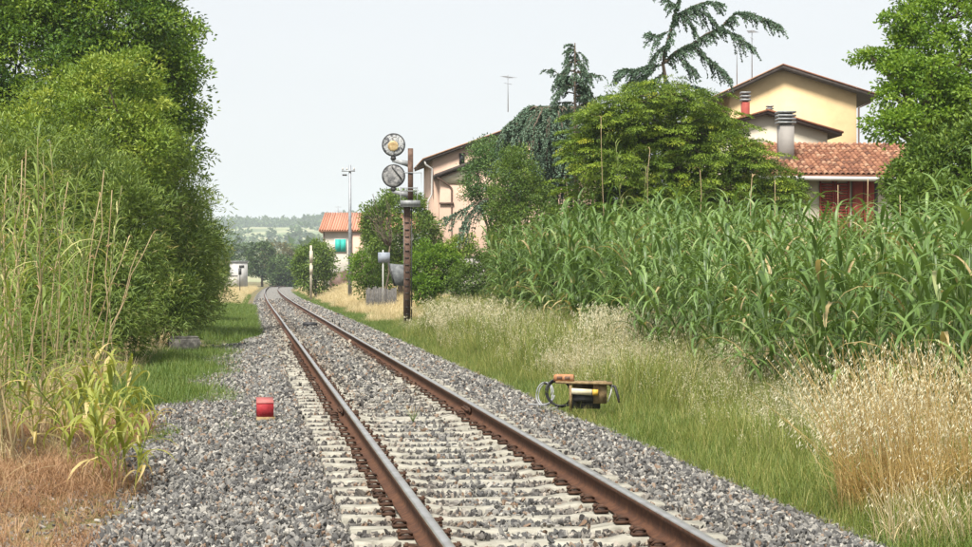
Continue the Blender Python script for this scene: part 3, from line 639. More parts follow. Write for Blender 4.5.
part(dp, 'crossarm', M['fencewood'], lambda b: b.box((0, -0.12, 7.3), (0.12, 0.9, 0.1)))

D = 69.0; k69 = F / D; p = P(409, 277, D)
sg = thing('railway_signal', 'old rusty signal post with two round peeling discs and service platform', 'signal', (p[0], p[1], -0.1), -A)
lx = lambda px: (px - 409) / k69
lz = lambda py: (HY - py) / k69 + ZC + 0.1
def ibeam(b, x, z0, z1, wd, dp_, th=0.02):
    b.box((x, -dp_ / 2, (z0 + z1) / 2), (wd, th, z1 - z0)); b.box((x, dp_ / 2, (z0 + z1) / 2), (wd, th, z1 - z0))
    b.box((x - wd * 0.32, 0, (z0 + z1) / 2), (th, dp_ - th, z1 - z0)); b.box((x + wd * 0.32, 0, (z0 + z1) / 2), (th, dp_ - th, z1 - z0))
part(sg, 'lower_post', M['postrust'], lambda b: ibeam(b, lx(407.2), -0.2, lz(206), 0.24, 0.22))
part(sg, 'upper_post', M['postrust'], lambda b: ibeam(b, lx(410.5), lz(207), lz(148.5), 0.19, 0.17))
for q in range(14):
    part(sg, 'step', M['darkmetal'], lambda b: b.box((lx(407.2), -0.14, 0.4 + q * 0.26), (0.15, 0.03, 0.02)))
part(sg, 'conduit', M['darkmetal'], lambda b: b.tube([(lx(411.6), -0.05, -0.1), (lx(411.6), -0.05, lz(206))], 0.025, 6))
part(sg, 'conduit', M['greymetal'], lambda b: b.tube([(lx(404), -0.04, lz(300)), (lx(404), -0.04, lz(206))], 0.02, 6))
pl = part(sg, 'platform', M['greymetal'], lambda b: (b.box((lx(410.5), -0.1, lz(206.5)), (0.72, 0.6, 0.05)), b.box((lx(410.5), -0.39, lz(203.5)), (0.72, 0.03, 0.2)), b.box((lx(401.2), -0.1, lz(203.5)), (0.03, 0.55, 0.2)), b.box((lx(419.9), -0.1, lz(203.5)), (0.03, 0.55, 0.2))))
for (xa, xb, yy) in ((400.5, 418, 188.5), (400.5, 418, 191.5)):
    part(pl, 'rail_bar', M['greymetal'], lambda b: b.tube([(lx(xa), -0.35, lz(yy)), (lx(xb), -0.35, lz(yy))], 0.018, 5))
for xa in (401, 417.6):
    part(pl, 'rail_post', M['greymetal'], lambda b: b.tube([(lx(xa), -0.35, lz(206)), (lx(xa), -0.35, lz(187.5))], 0.018, 5))
part(sg, 'stay_rod', M['greymetal'], lambda b: b.tube([(lx(404), -0.12, lz(173)), (lx(421.5), -0.12, lz(173)), (lx(421.5), -0.12, lz(190))], 0.02, 5))
for cy, mm_, nm in ((145, M['peel'], 'upper'), (176, M['peelgrey'], 'lower')):
    br = part(sg, 'bracket', M['greymetal'], lambda b: b.prism([(lx(392), -0.06, lz(cy + 14.3)), (lx(410), -0.06, lz(cy + 16)), (lx(410), -0.06, lz(cy + 23)), (lx(405), -0.06, lz(cy + 21)), (lx(392), -0.06, lz(cy + 17))], (0, 0.12, 0)))
    part(br, 'knuckle', M['darkmetal'], lambda b: b.lathe([(0.0, -0.02), (0.07, 0.0), (0.11, 0.06), (0.09, 0.13), (0.05, 0.17), (0.0, 0.17)], (lx(393.3), 0, lz(cy + 15.5)), k=12))
    dk = part(sg, 'signal_disc', mm_, lambda b: b.lathe([(0.0, -0.045), (0.2, -0.05), (0.36, -0.035), (0.405, -0.01), (0.415, 0.03), (0.36, 0.1), (0.2, 0.16), (0.0, 0.18)], (lx(393.6), -0.06, lz(cy)), 'y', 32), True)
    part(dk, 'rim', M['darkmetal'], lambda b: b.lathe([(0.4, -0.035), (0.43, -0.03), (0.435, 0.035), (0.405, 0.04), (0.4, -0.035)], (lx(393.6), -0.06, lz(cy)), 'y', 32))
    if nm == 'upper':
        part(dk, 'faded_centre', M['lens'], lambda b: b.lathe([(0.0, -0.068), (0.13, -0.066), (0.2, -0.058), (0.215, -0.03)], (lx(393.2), -0.06, lz(cy + 1.2)), 'y', 9))
    else:
        part(dk, 'bar', M['darkmetal'], lambda b: b.box((lx(397), -0.14, lz(cy - 3)), (0.035, 0.03, 0.62), M=Matrix.Rotation(R(-38), 3, 'Y')))
D = 72.0; p = P(397, 277, D); k_ = F / D
bd = thing('tilted_metal_board', 'grey sheet metal trapezoid board hung beside the signal post', 'board', (p[0], p[1], 0), -A)
X_ = lambda px: (px - 397) / k_
Z_ = lambda py: (HY - py) / k_ + ZC
M['darkgrey'] = surf('dull_dark_metal', [(0.3, (0.07, 0.075, 0.08)), (0.5, (0.14, 0.148, 0.152)), (0.7, (0.22, 0.228, 0.23))], 6, 0.7, bump=0.15)
part(bd, 'panel', M['darkgrey'], lambda b: b.prism([(X_(389), 0.0, Z_(263.5)), (X_(406), -0.1, Z_(265)), (X_(406), -0.25, Z_(286)), (X_(395.5), -0.25, Z_(285.5))], (0, 0.05, 0)))
part(bd, 'edge_strip', M['darkmetal'], lambda b: b.prism([(X_(387.8), -0.02, Z_(262.8)), (X_(389.2), -0.02, Z_(262.8)), (X_(395.8), -0.27, Z_(286)), (X_(394), -0.27, Z_(286))], (0, 0.25, 0)))
part(bd, 'strut', M['darkmetal'], lambda b: b.tube([(X_(404), 0.1, Z_(275)), (X_(404), 0.1, -0.2)], 0.03, 6))
D = 92.0; p = P(383, 277, D); k_ = F / D
sp_ = thing('small_sign', 'small blue grey square sign on thin white post by the fence', 'sign', (p[0], p[1], 0), -A)
part(sp_, 'pole', M['gutter'], lambda b: b.tube([(0, 0, -0.3), (0, 0, zat(250, D))], 0.035, 6))
part(sp_, 'plate', M['signblue'], lambda b: b.box((0.05, -0.05, zat(257.5, D)), (0.58, 0.03, 0.5)))
# slatted grey fence
D = 95.0; pa = P(366.5, 277, D); pb = P(397, 277, D - 4)
fn = thing('slat_fence', 'low weathered grey slat fence in the dry grass beyond the signal', 'fence', (pa[0], pa[1], 0), math.atan2(pb[1] - pa[1], pb[0] - pa[0]))
ln = float(np.hypot(*(pb - pa)[:2])); r = rng_(41); nsl = 17
zb_ = float(gh(pa[0], pa[1]))
for q in range(nsl):
    hh = 1.5 + r.normal(0, 0.05)
    part(fn, 'slat', M['fencewood'], lambda b: b.box((0.05 + q * ln / nsl, r.normal(0, 0.01), zb_ + hh / 2 - 0.15), (ln / nsl * 0.86, 0.022, hh), M=Matrix.Rotation(r.normal(0, 0.03), 3, 'Y')))
for zz in (0.25, 0.75):
    part(fn, 'rail', M['fencewood'], lambda b: b.box((ln / 2, 0.045, zb_ + zz), (ln, 0.04, 0.07)))
p = P(306, 277, 118)

# ------------------------------------------------------------------ lineside small things
p = G(265, 419, -0.06)
rm = thing('red_marker_block', 'small red painted concrete marker block on the ballast', 'marker', (p[0], p[1], -0.1), 0.05)
part(rm, 'footing', M['tanboard'], lambda b: b.prism([(-0.12, -0.12, -0.02), (0.13, -0.13, -0.02), (0.12, -0.11, 0.07), (-0.1, -0.1, 0.075)], (0, 0.2, 0)))
def _cube(b, s, c, bev):
    x, y, z = np.array(s) / 2
    V = []
    for zz, e in ((-z, 0), (z - bev, 0), (z, bev)):
        V += [(-x + e, -y + e, zz), (x - e, -y + e, zz), (x - e, y - e, zz), (-x + e, y - e, zz)]
    fs = [(3, 2, 1, 0), (8, 9, 10, 11)] + [(i + l, (i + 1) % 4 + l, (i + 1) % 4 + l + 4, i + l + 4) for l in (0, 4) for i in range(4)]
    b.add(np.array(V) + np.array(c), np.array(fs))
part(rm, 'block', M['redpaint'], lambda b: b.prism([(-0.1, -0.1, 0.06), (-0.1, -0.1, 0.235), (-0.1, 0.1, 0.29), (-0.1, 0.1, 0.06)], (0.2, 0, 0)))
part(rm, 'faded_top', M['pinkpaint'], lambda b: b.prism([(-0.102, -0.104, 0.237), (-0.102, -0.104, 0.247), (-0.102, 0.102, 0.302), (-0.102, 0.102, 0.292)], (0.204, 0, 0)))
p = G(184, 357, -0.2)
cb = thing('concrete_block', 'dark weathered concrete block sitting in the short grass', 'block', (p[0], p[1], -0.2), 0.12)
part(cb, 'body', M['oldconcrete'], lambda b: _cube(b, (0.7, 0.55, 0.44), (0, 0, 0.22), 0.03))
part(cb, 'lid', M['oldconcrete'], lambda b: _cube(b, (0.62, 0.48, 0.05), (0.01, 0, 0.465), 0.02))
# track magnet between the rails
p = G(310, 326, 0.0)
tm_ = thing('track_beacon', 'small black beacon box lying between the rails', 'beacon', (p[0], p[1], 0), 0)
part(tm_, 'body', M['cable'], lambda b: b.box((0, 0.0, 0.06), (0.5, 0.28, 0.1)))
part(tm_, 'lid', M['darkmetal'], lambda b: b.box((0, 0.55, 0.07), (0.4, 0.24, 0.1)))
# dead brown weed on the ballast
# cable equipment on the verge
D = 24.0; p = P(575, 277, D); k_ = F / D
X_ = lambda px: (px - 575) / k_
Z_ = lambda py: (HY - py) / k_ + ZC
eq = thing('trackside_junction_box', 'tan metal junction box frame with flat top at the ballast edge', 'junction box', (p[0], p[1], 0), -A - 0.08)
part(eq, 'top_board', M['tanboard'], lambda b: b.box(((X_(556) + X_(612)) / 2, 0.02, Z_(382.5)), (X_(612) - X_(556), 0.34, 0.028), M=Matrix.Rotation(R(1.5), 3, 'Y')))
part(eq, 'front_panel', M['tanboard'], lambda b: b.box((X_(600), 0.03, Z_(392)), (0.17, 0.24, 0.28)))
part(eq, 'back_panel', M['tanboard'], lambda b: b.box((X_(584), 0.12, Z_(391)), (0.3, 0.03, 0.2)))
part(eq, 'leg', M['tanboard'], lambda b: b.box((X_(571), -0.12, Z_(397)), (0.035, 0.035, 0.36)))
part(eq, 'base_box', M['darkmetal'], lambda b: b.box((X_(586), 0.06, Z_(403)), (0.36, 0.2, 0.14)))
part(eq, 'terminal_block', M['darkmetal'], lambda b: (b.box((X_(583), -0.02, Z_(397.5)), (0.25, 0.18, 0.09)), b.tube([(X_(577), -0.05, Z_(400)), (X_(576), -0.05, Z_(406))], 0.015, 5), b.tube([(X_(584), -0.05, Z_(400)), (X_(585), -0.05, Z_(408))], 0.015, 5), b.tube([(X_(590), -0.05, Z_(400)), (X_(592), -0.05, Z_(406))], 0.012, 5)))
part(eq, 'label_plate', M['cream'], lambda b: b.box((X_(582), -0.13, Z_(391)), (0.26, 0.03, 0.075), M=Matrix.Rotation(R(3), 3, 'Y')))
part(eq, 'yellow_strip', M['yellow'], lambda b: b.box((X_(595.5), -0.13, Z_(391.6)), (0.07, 0.03, 0.075), M=Matrix.Rotation(R(3), 3, 'Y')))
part(eq, 'lever', M['cable'], lambda b: b.tube([(X_(610), -0.05, Z_(385)), (X_(615), -0.08, Z_(386)), (X_(618), -0.1, Z_(396)), (X_(619), -0.1, Z_(402))], 0.018, 6))
part(eq, 'strap', M['gutter'], lambda b: b.tube([(X_(612), -0.1, Z_(384)), (X_(611), -0.12, Z_(392)), (X_(608), -0.12, Z_(401))], 0.009, 5))
pb_ = P(564, 378, D)
bk = thing('clay_block', 'orange clay block resting on the junction box top', 'brick', (pb_[0], pb_[1], float(Z_(382.0)) + 0.014), -A - 0.15)
part(bk, 'body', M['clay'], lambda b: _cube(b, (0.25, 0.14, 0.085), (0, 0, 0.0425), 0.015))
for q in (-1, 1): part(bk, 'hollow', M['postrust'], lambda b: b.box((q * 0.05, -0.071, 0.042), (0.07, 0.004, 0.04)))
def coil(name, label, cx, cy, D, rad, m, turns, thick, tilt, sx=1.0):
    c = P(cx, cy, D); r = rng_(int(cx)); pts = []
    for q in range(turns * 22 + 1):
        a = q / 22 * 2 * pi; rr = rad * (1 + 0.06 * sin(q * 0.31) + 0.03 * sin(q * 0.13))
        pts.append((rr * cos(a) * sx + 0.0012 * q * 0.6, (q / 22) * thick * 1.6 - turns * thick, rr * sin(a)))
    t = thing(name, label, 'cable', c, -A + tilt)
    t.rotation_euler = (R(-14), 0, -A + tilt)
    part(t, 'loops', m, lambda b: b.tube(pts, thick, 6), True)
    part(t, 'tie', M['darkmetal'], lambda b: b.box((0, 0, rad), (0.03, turns * thick * 3.2, thick * 3.4)))
    part(t, 'loose_end', m, lambda b: b.tube([(rad * sx, 0, 0), (rad * sx + 0.05, -0.05, -rad * 0.7), (rad * sx - 0.05, -0.12, -rad * 1.05), (-0.1, -0.2, -rad * 1.12)], thick, 6), True)
coil('cable_coil', 'upright loop of thick black cable leaning on the junction box', 557, 393.5, 24.1, 0.17, M['cable'], 3, 0.011, 0.35)
coil('cable_coil', 'loose grey cable loop on the stones beside the black coil', 544, 394.5, 24.4, 0.15, M['greycable'], 2, 0.008, -0.6, 0.8)
a0 = G(508, 414, -0.06); a1 = G(572, 412, -0.16)
cd = thing('lineside_cable', 'thin grey cable lying across the ballast towards the junction box', 'cable', (a0[0], a0[1], 0), 0)
dv = a1 - a0
part(cd, 'sheath', M['greycable'], lambda b: b.tube([(0, 0, -0.045), dv * 0.3 + (0, 0.05, -0.03), dv * 0.6 + (0, -0.02, -0.02), dv + (0, 0, 0.05)], 0.013, 6), True)
part(cd, 'end_cap', M['darkmetal'], lambda b: b.tube([(-0.03, 0, -0.045), (0.05, 0.005, -0.043)], 0.018, 6))

# ------------------------------------------------------------------ foliage tools
def unit(v): return v / (np.linalg.norm(v, axis=-1, keepdims=True) + 1e-9)
def add_leaves(b, pos, d, nr, L, W, tint, fold=0.25, bend=0.15, mi=0):
    d = unit(d); side = unit(np.cross(d, nr)); nn = np.cross(side, d); n = len(pos)
    L = np.broadcast_to(L, (n,))[:, None]; W = np.broadcast_to(W, (n,))[:, None]
    V = np.stack([pos, pos + d * L * 0.45 + side * W * 0.5 + nn * W * fold, pos + d * L - nn * L * bend, pos + d * L * 0.45 - side * W * 0.5 + nn * W * fold], 1).reshape(-1, 3)
    i = np.arange(n)[:, None] * 4
    b.add(V, np.concatenate([i + np.array([[0, 2, 1]]), i + np.array([[0, 3, 2]])]), mi, np.repeat(np.broadcast_to(tint, (n,)), 4))
def crown(b, ells, nclump, rc, per, L, W, r, up=0.5, flat=0.8, shell=(0.72, 1.02), spread=0.12, base=0.42, clvar=0.13, back=0.6, out=0.8, lump=0.16):
    """leaf clumps over the surface of a union of ellipsoids [(centre, radii)]"""
    C = np.array([e[0] for e in ells]); Rr = np.array([e[1] for e in ells]); wt = (Rr.prod(1)) ** (2 / 3); wt /= wt.sum()
    tot = 0; cc = []; guard = 0
    vd = unit(np.array((sin(A), cos(A), 0))); K1 = r.normal(size=(3, 3)) * 4.5
    while tot < nclump and guard < 40:
        guard += 1; m = nclump * 2
        e = r.choice(len(ells), m, p=wt); d = unit(r.normal(size=(m, 3))); f = r.uniform(shell[0], shell[1], m)
        f = f * (1 + lump * (np.sin(d @ K1[0] + e * 1.7) * np.sin(d @ K1[1] + e * 2.3) + 0.6 * np.sin(d @ K1[2] + e)))
        p = C[e] + d * Rr[e] * f[:, None]
        q = (((p[:, None] - C[None]) / Rr[None]) ** 2).sum(-1); q[np.arange(m), e] = 9
        ok = q.min(1) > 0.62
        ok &= (d @ vd < 0.25) | (r.random(m) < back)
        cc.append(np.c_[p, d][ok]); tot += ok.sum()
    cc = np.concatenate(cc)[:nclump]; c = cc[:, :3]; cd_ = cc[:, 3:]; nc = len(c)
    rad = r.uniform(rc[0], rc[1], nc); ct = base + r.normal(0, clvar, nc)
    pos = np.repeat(c, per, 0); g = unit(r.normal(size=(nc * per, 3)) + (0, 0, 0.35)) * (r.random(nc * per) ** 0.33)[:, None]
    pos = pos + g * np.repeat(rad, per)[:, None] * np.array((1, 1, flat))
    d = unit(g * out + np.repeat(cd_, per, 0) * 0.5 + r.normal(size=pos.shape) * 0.55 + np.array((0, 0, up * 0.6 - 0.2)))
    nr = unit(np.array((0, 0, 1.0)) + np.repeat(cd_, per, 0) * 0.6 + r.normal(size=pos.shape) * 0.55)
    n = len(pos)
    add_leaves(b, pos, d, nr, L * r.uniform(0.65, 1.25, n), W * r.uniform(0.7, 1.2, n), np.clip(np.repeat(ct, per) + r.normal(0, spread, n), 0, 1))
    return c
def limb(b, p0, p1, r0, r1, r, n=6, wob=0.12, k=7, sag=0.0):
    p0 = np.asarray(p0, float); p1 = np.asarray(p1, float); t = np.linspace(0, 1, n)[:, None]
    L = np.linalg.norm(p1 - p0); pts = p0 + (p1 - p0) * t + r.normal(size=(n, 3)) * L * wob * 0.25 * np.sin(t * pi) - np.array((0, 0, 1)) * sag * L * (t * (1 - t))
    b.tube(pts, np.linspace(r0, r1, n), k)
    return pts
def tree(name, label, at, ells, lm, seed, cat='tree', trunk_r=0.16, nclump=400, rc=(0.3, 0.6), per=40, L=0.11, W=0.05, group=None, twigs=60, **kw):
    r = rng_(seed); root = np.array(at, float)
    t = thing(name, label, cat, root, 0, group)
    ells = [(np.asarray(c, float) - root, np.asarray(q, float)) for c, q in ells]
    cb_ = MB(); cl = crown(cb_, ells, nclump, rc, per, L, W, r, **kw); cb_.build('crown', lm, t)
    tb = MB(); top = np.array(ells[0][0]); fork = top * np.array((0.75, 0.75, 0.45))
    limb(tb, (0, 0, -0.3), fork, trunk_r, trunk_r * 0.75, r, 6, 0.1, 8)
    tips = []
    for c, q in ells:
        pts = limb(tb, fork, c, trunk_r * 0.55, trunk_r * 0.22, r, 6, 0.25, 6); tips += list(pts[2:])
    tips = np.array(tips)
    for q in r.choice(len(cl), min(twigs, len(cl)), False):
        a = tips[np.argmin(np.linalg.norm(tips - cl[q], axis=1))]; limb(tb, a, cl[q], trunk_r * 0.16, 0.008, r, 4, 0.3, 4)
    tb.build('trunk', M['bark'], t)
    return t
def EL(px, py, D, rx, rz, ry=None):
    """ellipsoid from pixel centre and pixel radii"""
    s = D / F; return (P(px, py, D), np.array((rx * s, (ry or (rx + rz) / 2) * s, rz * s)))
def foot(px, D, z=None):
    p = P(px, 277, D); return (p[0], p[1], float(gh(p[0], p[1])) if z is None else z)

# ------------------------------------------------------------------ broadleaf trees and bushes
tree('dense_tree', 'big dense dark green tree towering over the cane thicket', foot(95, 56), [EL(95, 130, 56, 92, 110), EL(60, 20, 56, 105, 80), EL(130, 25, 55, 64, 75), EL(142, 105, 55, 56, 56), EL(156, 60, 55.5, 40, 48), EL(20, 100, 55, 80, 110), EL(150, 150, 56, 34, 40)],
     M['leaf_dark'], 11, trunk_r=0.28, nclump=1800, rc=(0.25, 0.8), per=80, L=0.135, W=0.07, base=0.5, clvar=0.22, spread=0.13, up=0.5, shell=(0.45, 1.08), flat=0.6, lump=0.2)
tree('light_tree', 'lighter yellow green tree in front of the dense dark tree', foot(105, 44), [EL(105, 130, 44, 48, 66), EL(130, 120, 44, 38, 42), EL(72, 140, 44, 50, 50), EL(108, 85, 44, 30, 26), EL(40, 165, 43, 50, 52), EL(140, 160, 43.5, 32, 40)],
     M['leaf_light'], 12, trunk_r=0.13, nclump=380, rc=(0.2, 0.55), per=75, L=0.12, W=0.05, base=0.52, clvar=0.19, up=0.7, shell=(0.7, 1.12), flat=0.65, lump=0.26)
LT = [('willow_shrub', 'feathery narrow leaved shrub spilling towards the grass patch below the dense tree', 46, [EL(165, 215, 46, 42, 60), EL(150, 255, 45, 45, 60), EL(185, 262, 47, 30, 45), EL(130, 200, 45, 40, 50), EL(160, 305, 44, 36, 30), EL(188, 305, 48, 22, 24)], 13, 760),
      ('willow_shrub', 'rounded feathery shrub at the far end of the thicket before the hut', 74, [EL(205, 262, 74, 20, 30), EL(188, 240, 74, 22, 45), EL(212, 280, 76, 12, 16), EL(196, 290, 74, 22, 22)], 14, 400),
      ('willow_shrub', 'tall narrow leaved shrub behind the leaning dead canes', 38, [EL(75, 235, 38, 55, 75), EL(115, 250, 37, 42, 70), EL(30, 215, 38, 55, 80), EL(95, 310, 36, 50, 40), EL(20, 320, 35, 45, 50), EL(60, 350, 34, 45, 36)], 15, 900)]
for nm, lb, D, el, sd_, nc in LT:
    tree(nm, lb, foot(el[0][0][0] * 0 + {46: 150, 74: 195, 38: 70}[D], D), el, M['leaf_cane'], sd_, cat='shrub', trunk_r=0.07, nclump=int(nc * 0.7), rc=(0.18, 0.5), per=80, L=0.15, W=0.03, shell=(0.65, 1.15), base=0.45, clvar=0.2, spread=0.14, up=0.6, flat=0.9, out=0.8, lump=0.3)
tree('green_tree', 'leafy green tree standing directly behind the signal post', foot(400, 100), [EL(402, 232, 100, 34, 36), EL(382, 225, 100, 20, 22), EL(422, 240, 100, 18, 26), EL(400, 208, 100, 22, 16)], M['leaf_mid'], 16, nclump=330, rc=(0.25, 0.55), per=40, L=0.17, W=0.085, base=0.5, clvar=0.16)
tree('round_bush', 'rounded green bush behind the grey slat fence', foot(376, 103), [EL(372, 268, 103, 20, 22), EL(362, 272, 104, 14, 16), EL(388, 272, 104, 14, 18), EL(374, 288, 104, 18, 12)], M['leaf_bright'], 17, cat='bush', trunk_r=0.07, nclump=170, rc=(0.2, 0.45), per=36, L=0.15, W=0.075, base=0.42)
tree('leafy_bush', 'bright green leafy bush just past the signal post', foot(432, 82), [EL(430, 270, 82, 22, 24), EL(446, 268, 82, 16, 20), EL(425, 290, 81, 14, 14)], M['leaf_bright'], 18, cat='bush', trunk_r=0.07, nclump=260, rc=(0.18, 0.4), per=40, L=0.15, W=0.075, base=0.4, clvar=0.16)
tree('low_shrub', 'low dark shrub between leafy bush and reed bed', foot(488, 76), [EL(485, 278, 76, 26, 24), EL(468, 285, 77, 18, 18), EL(508, 272, 75, 18, 26)], M['leaf_mid'], 19, cat='shrub', trunk_r=0.06, nclump=300, rc=(0.18, 0.36), per=40, L=0.11, W=0.055, base=0.32, clvar=0.13)
tree('pale_shrub', 'small pale leaved shrub on top of the garden wall', foot(462, 90), [EL(460, 247, 90, 12, 9), EL(468, 244, 90, 8, 8)], M['leaf_light'], 20, cat='shrub', trunk_r=0.04, nclump=60, rc=(0.15, 0.3), per=34, L=0.14, W=0.06, base=0.55)
tree('holm_oak', 'dark rounded evergreen tree against the salmon house wall', foot(482, 86), [EL(494, 178, 86, 28, 34), EL(478, 182, 86, 16, 24), EL(505, 205, 86, 22, 26), EL(494, 152, 87, 18, 13)], M['leaf_deep'], 21, nclump=330, rc=(0.22, 0.5), per=44, L=0.13, W=0.06, base=0.55, clvar=0.16)
tree('broadleaf_tree', 'slender green broadleaf tree beside the end of the reed bed', foot(520, 70), [EL(520, 225, 70, 32, 48), EL(515, 190, 70, 26, 40), EL(540, 235, 70, 26, 40), EL(506, 252, 70, 18, 34), EL(528, 270, 70, 26, 26)], M['leaf_mid'], 22, nclump=620, rc=(0.16, 0.38), per=44, L=0.1, W=0.05, base=0.45, clvar=0.16)
tree('maple_tree', 'bright green spreading tree beside the tiled roof', foot(955, 44), [EL(960, 60, 44, 60, 62), EL(925, 100, 43, 48, 44), EL(945, 20, 44, 48, 34), EL(912, 55, 44, 26, 24), EL(894, 126, 42, 24, 13), EL(905, 20, 44, 22, 14), EL(872, 58, 43.5, 20, 8), EL(1000, 110, 44, 60, 70), EL(896, 96, 43, 18, 12)], M['leaf_bright'], 23, trunk_r=0.2, nclump=900, rc=(0.16, 0.42), per=46, L=0.1, W=0.068, base=0.55, clvar=0.17, up=0.3, shell=(0.55, 1.05), flat=0.55)
tree('laurel_bush', 'dark glossy bush under the bright green tree behind the reeds', foot(930, 38), [EL(945, 172, 38, 46, 34), EL(912, 186, 38, 24, 20), EL(975, 160, 38, 40, 40), EL(935, 205, 37, 44, 28)], M['leaf_mid'], 24, cat='bush', trunk_r=0.08, nclump=420, rc=(0.14, 0.34), per=42, L=0.12, W=0.055, base=0.42, clvar=0.15)
# far trees
FT = [('far_tree', 'dark far tree between the relay hut and track bend', 262, 258, 350, 13, 16, 'leaf_far', 31), ('far_tree', 'low dark green far tree right where the rails bend', 284, 272, 330, 12, 14, 'leaf_far', 32), ('far_tree', 'olive brown far tree beyond the rail bend', 278, 258, 420, 16, 16, 'leaf_olive', 33),
      ('far_tree', 'pale green far tree between olive tree and round bush', 294, 266, 460, 10, 18, 'leaf_mid', 34), ('far_tree', 'dim far tree behind the relay hut', 238, 258, 420, 14, 14, 'leaf_far', 35), ('far_tree', 'grey green far tree low over the whitewashed wall', 226, 266, 380, 12, 12, 'leaf_far', 36)]
for nm, lb, px_, py_, D, rx, rz, lm, sd_ in FT:
    tree(nm, lb, foot(px_, D), [EL(px_, py_, D, rx, rz), EL(px_ - rx * .5, py_ + 6, D, rx * .7, rz * .8), EL(px_ + rx * .5, py_ + 7, D, rx * .7, rz * .75)], M[lm], sd_, trunk_r=0.25, nclump=110, rc=(0.5, 1.2), per=30, L=0.5, W=0.3, twigs=10)
tree('round_bush', 'round green bush behind the pale concrete post', foot(317, 160), [EL(315, 261, 160, 17, 18), EL(306, 265, 160, 11, 14), EL(326, 267, 160, 9, 13), EL(314, 279, 160, 17, 12)], M['leaf_mid'], 37, cat='bush', trunk_r=0.12, nclump=190, rc=(0.3, 0.7), per=34, L=0.26, W=0.13, base=0.55, twigs=10)
tree('round_bush', 'green bush beside the orange roofed far house', foot(380, 135), [EL(374, 236, 135, 10, 14), EL(380, 252, 135, 15, 20), EL(378, 274, 135, 15, 14)], M['leaf_mid'], 38, cat='bush', trunk_r=0.1, nclump=150, rc=(0.3, 0.6), per=34, L=0.2, W=0.1, base=0.5, twigs=10)
# leafless twigs beside the signal tree
r = rng_(77); t = thing('bare_twigs', 'leafless grey branches poking out beside the signal tree', 'branch', foot(384, 97), 0); base = np.array(t.location); b = MB()
for q in range(16):
    e = P(r.uniform(360, 392), r.uniform(193, 226), 97) - base; limb(b, P(390, 246, 97) - base, e, 0.03, 0.008, r, 6, 0.3, 4, 0.15)
b.build('branch', M['bark'], t)
b = MB(); limb(b, (0, 0, 0), P(390, 246, 97) - base, 0.06, 0.035, r); b.build('stem', M['bark'], t)

# ------------------------------------------------------------------ conifers
def cedar(name, label, base, branches, seed, trunkpath, tr=0.14, dens=16, blen=(0.25, 0.7), droop=0.9, needle=0.07, per=46, tint=0.5, lm='needle_blue', cat='tree', wide=0.05, tw=1.0):
    r = rng_(seed); base = np.array(base, float); t = thing(name, label, cat, base); wood = MB(); nb = MB()
    if trunkpath is not None:
        pts = np.array(trunkpath) - base; wood.tube(pts, np.linspace(tr, tr * 0.3, len(pts)), 8)
    PO = []; DI = []; TI = []
    for path, dn in branches:
        p = np.array(path) - base; seg = np.linalg.norm(np.diff(p, axis=0), axis=1); s = np.r_[0, np.cumsum(seg)]; Lb = s[-1]
        m = max(6, int(Lb * 6)); tt = np.linspace(0, Lb, m); q = np.stack([np.interp(tt, s, p[:, i]) for i in range(3)], 1)
        q += r.normal(size=q.shape) * 0.015
        wood.tube(q, np.linspace(0.02 + 0.009 * Lb, 0.006, m), 5)
        for _ in range(int(Lb * dens * dn)):
            u = r.random() ** 0.8; a = np.array([np.interp(u * Lb, s, p[:, i]) for i in range(3)])
            i0 = min(int(np.searchsorted(s, u * Lb)), len(seg)); tg = unit(p[min(i0, len(p) - 1)] - p[max(i0 - 1, 0)])
            sd2 = unit(np.cross(tg, (0, 0, 1.0))) * r.choice((-1, 1)); ln = r.uniform(*blen) * (1.1 - 0.6 * u)
            n = 6; x = np.linspace(0, 1, n)[:, None]
            d0 = unit(tg * r.uniform(0.3, 0.9) + sd2 * r.uniform(0.1, 1.0) + np.array((0, 0, r.uniform(-0.1, 0.3))))
            pts = a + d0 * ln * x - np.array((0, 0, 1.0)) * ln * droop * r.uniform(0.5, 1.2) * x ** 1.8
            wood.tube(pts, np.linspace(0.008, 0.003, n), 3, cap=False)
            k = int(per * ln / 0.5); w_ = r.random(k) * (n - 1); ii = np.minimum(w_.astype(int), n - 2); fr = (w_ - ii)[:, None]
            PO.append(pts[ii] * (1 - fr) + pts[ii + 1] * fr); DI.append(unit(pts[ii + 1] - pts[ii]) * 0.9 + r.normal(size=(k, 3)) * 0.6 * tw); TI.append(np.clip(r.normal(tint, 0.13) + r.normal(0, 0.1, k), 0, 1))
    PO = np.concatenate(PO); DI = np.concatenate(DI); TI = np.concatenate(TI); n = len(PO)
    add_leaves(nb, PO, DI, unit(r.normal(size=(n, 3)) + (0, 0, 0.6)), needle * r.uniform(0.7, 1.4, n), wide * r.uniform(0.6, 1.1, n), TI)
    nb.build('needles', M[lm], t); wood.build('branches', M['bark'], t)
    return t
Dc = 57.0
def pth(D, *pp, dd=0.0): return [P(x, y, D + dd * i / max(1, len(pp) - 1)) for i, (x, y) in enumerate(pp)]
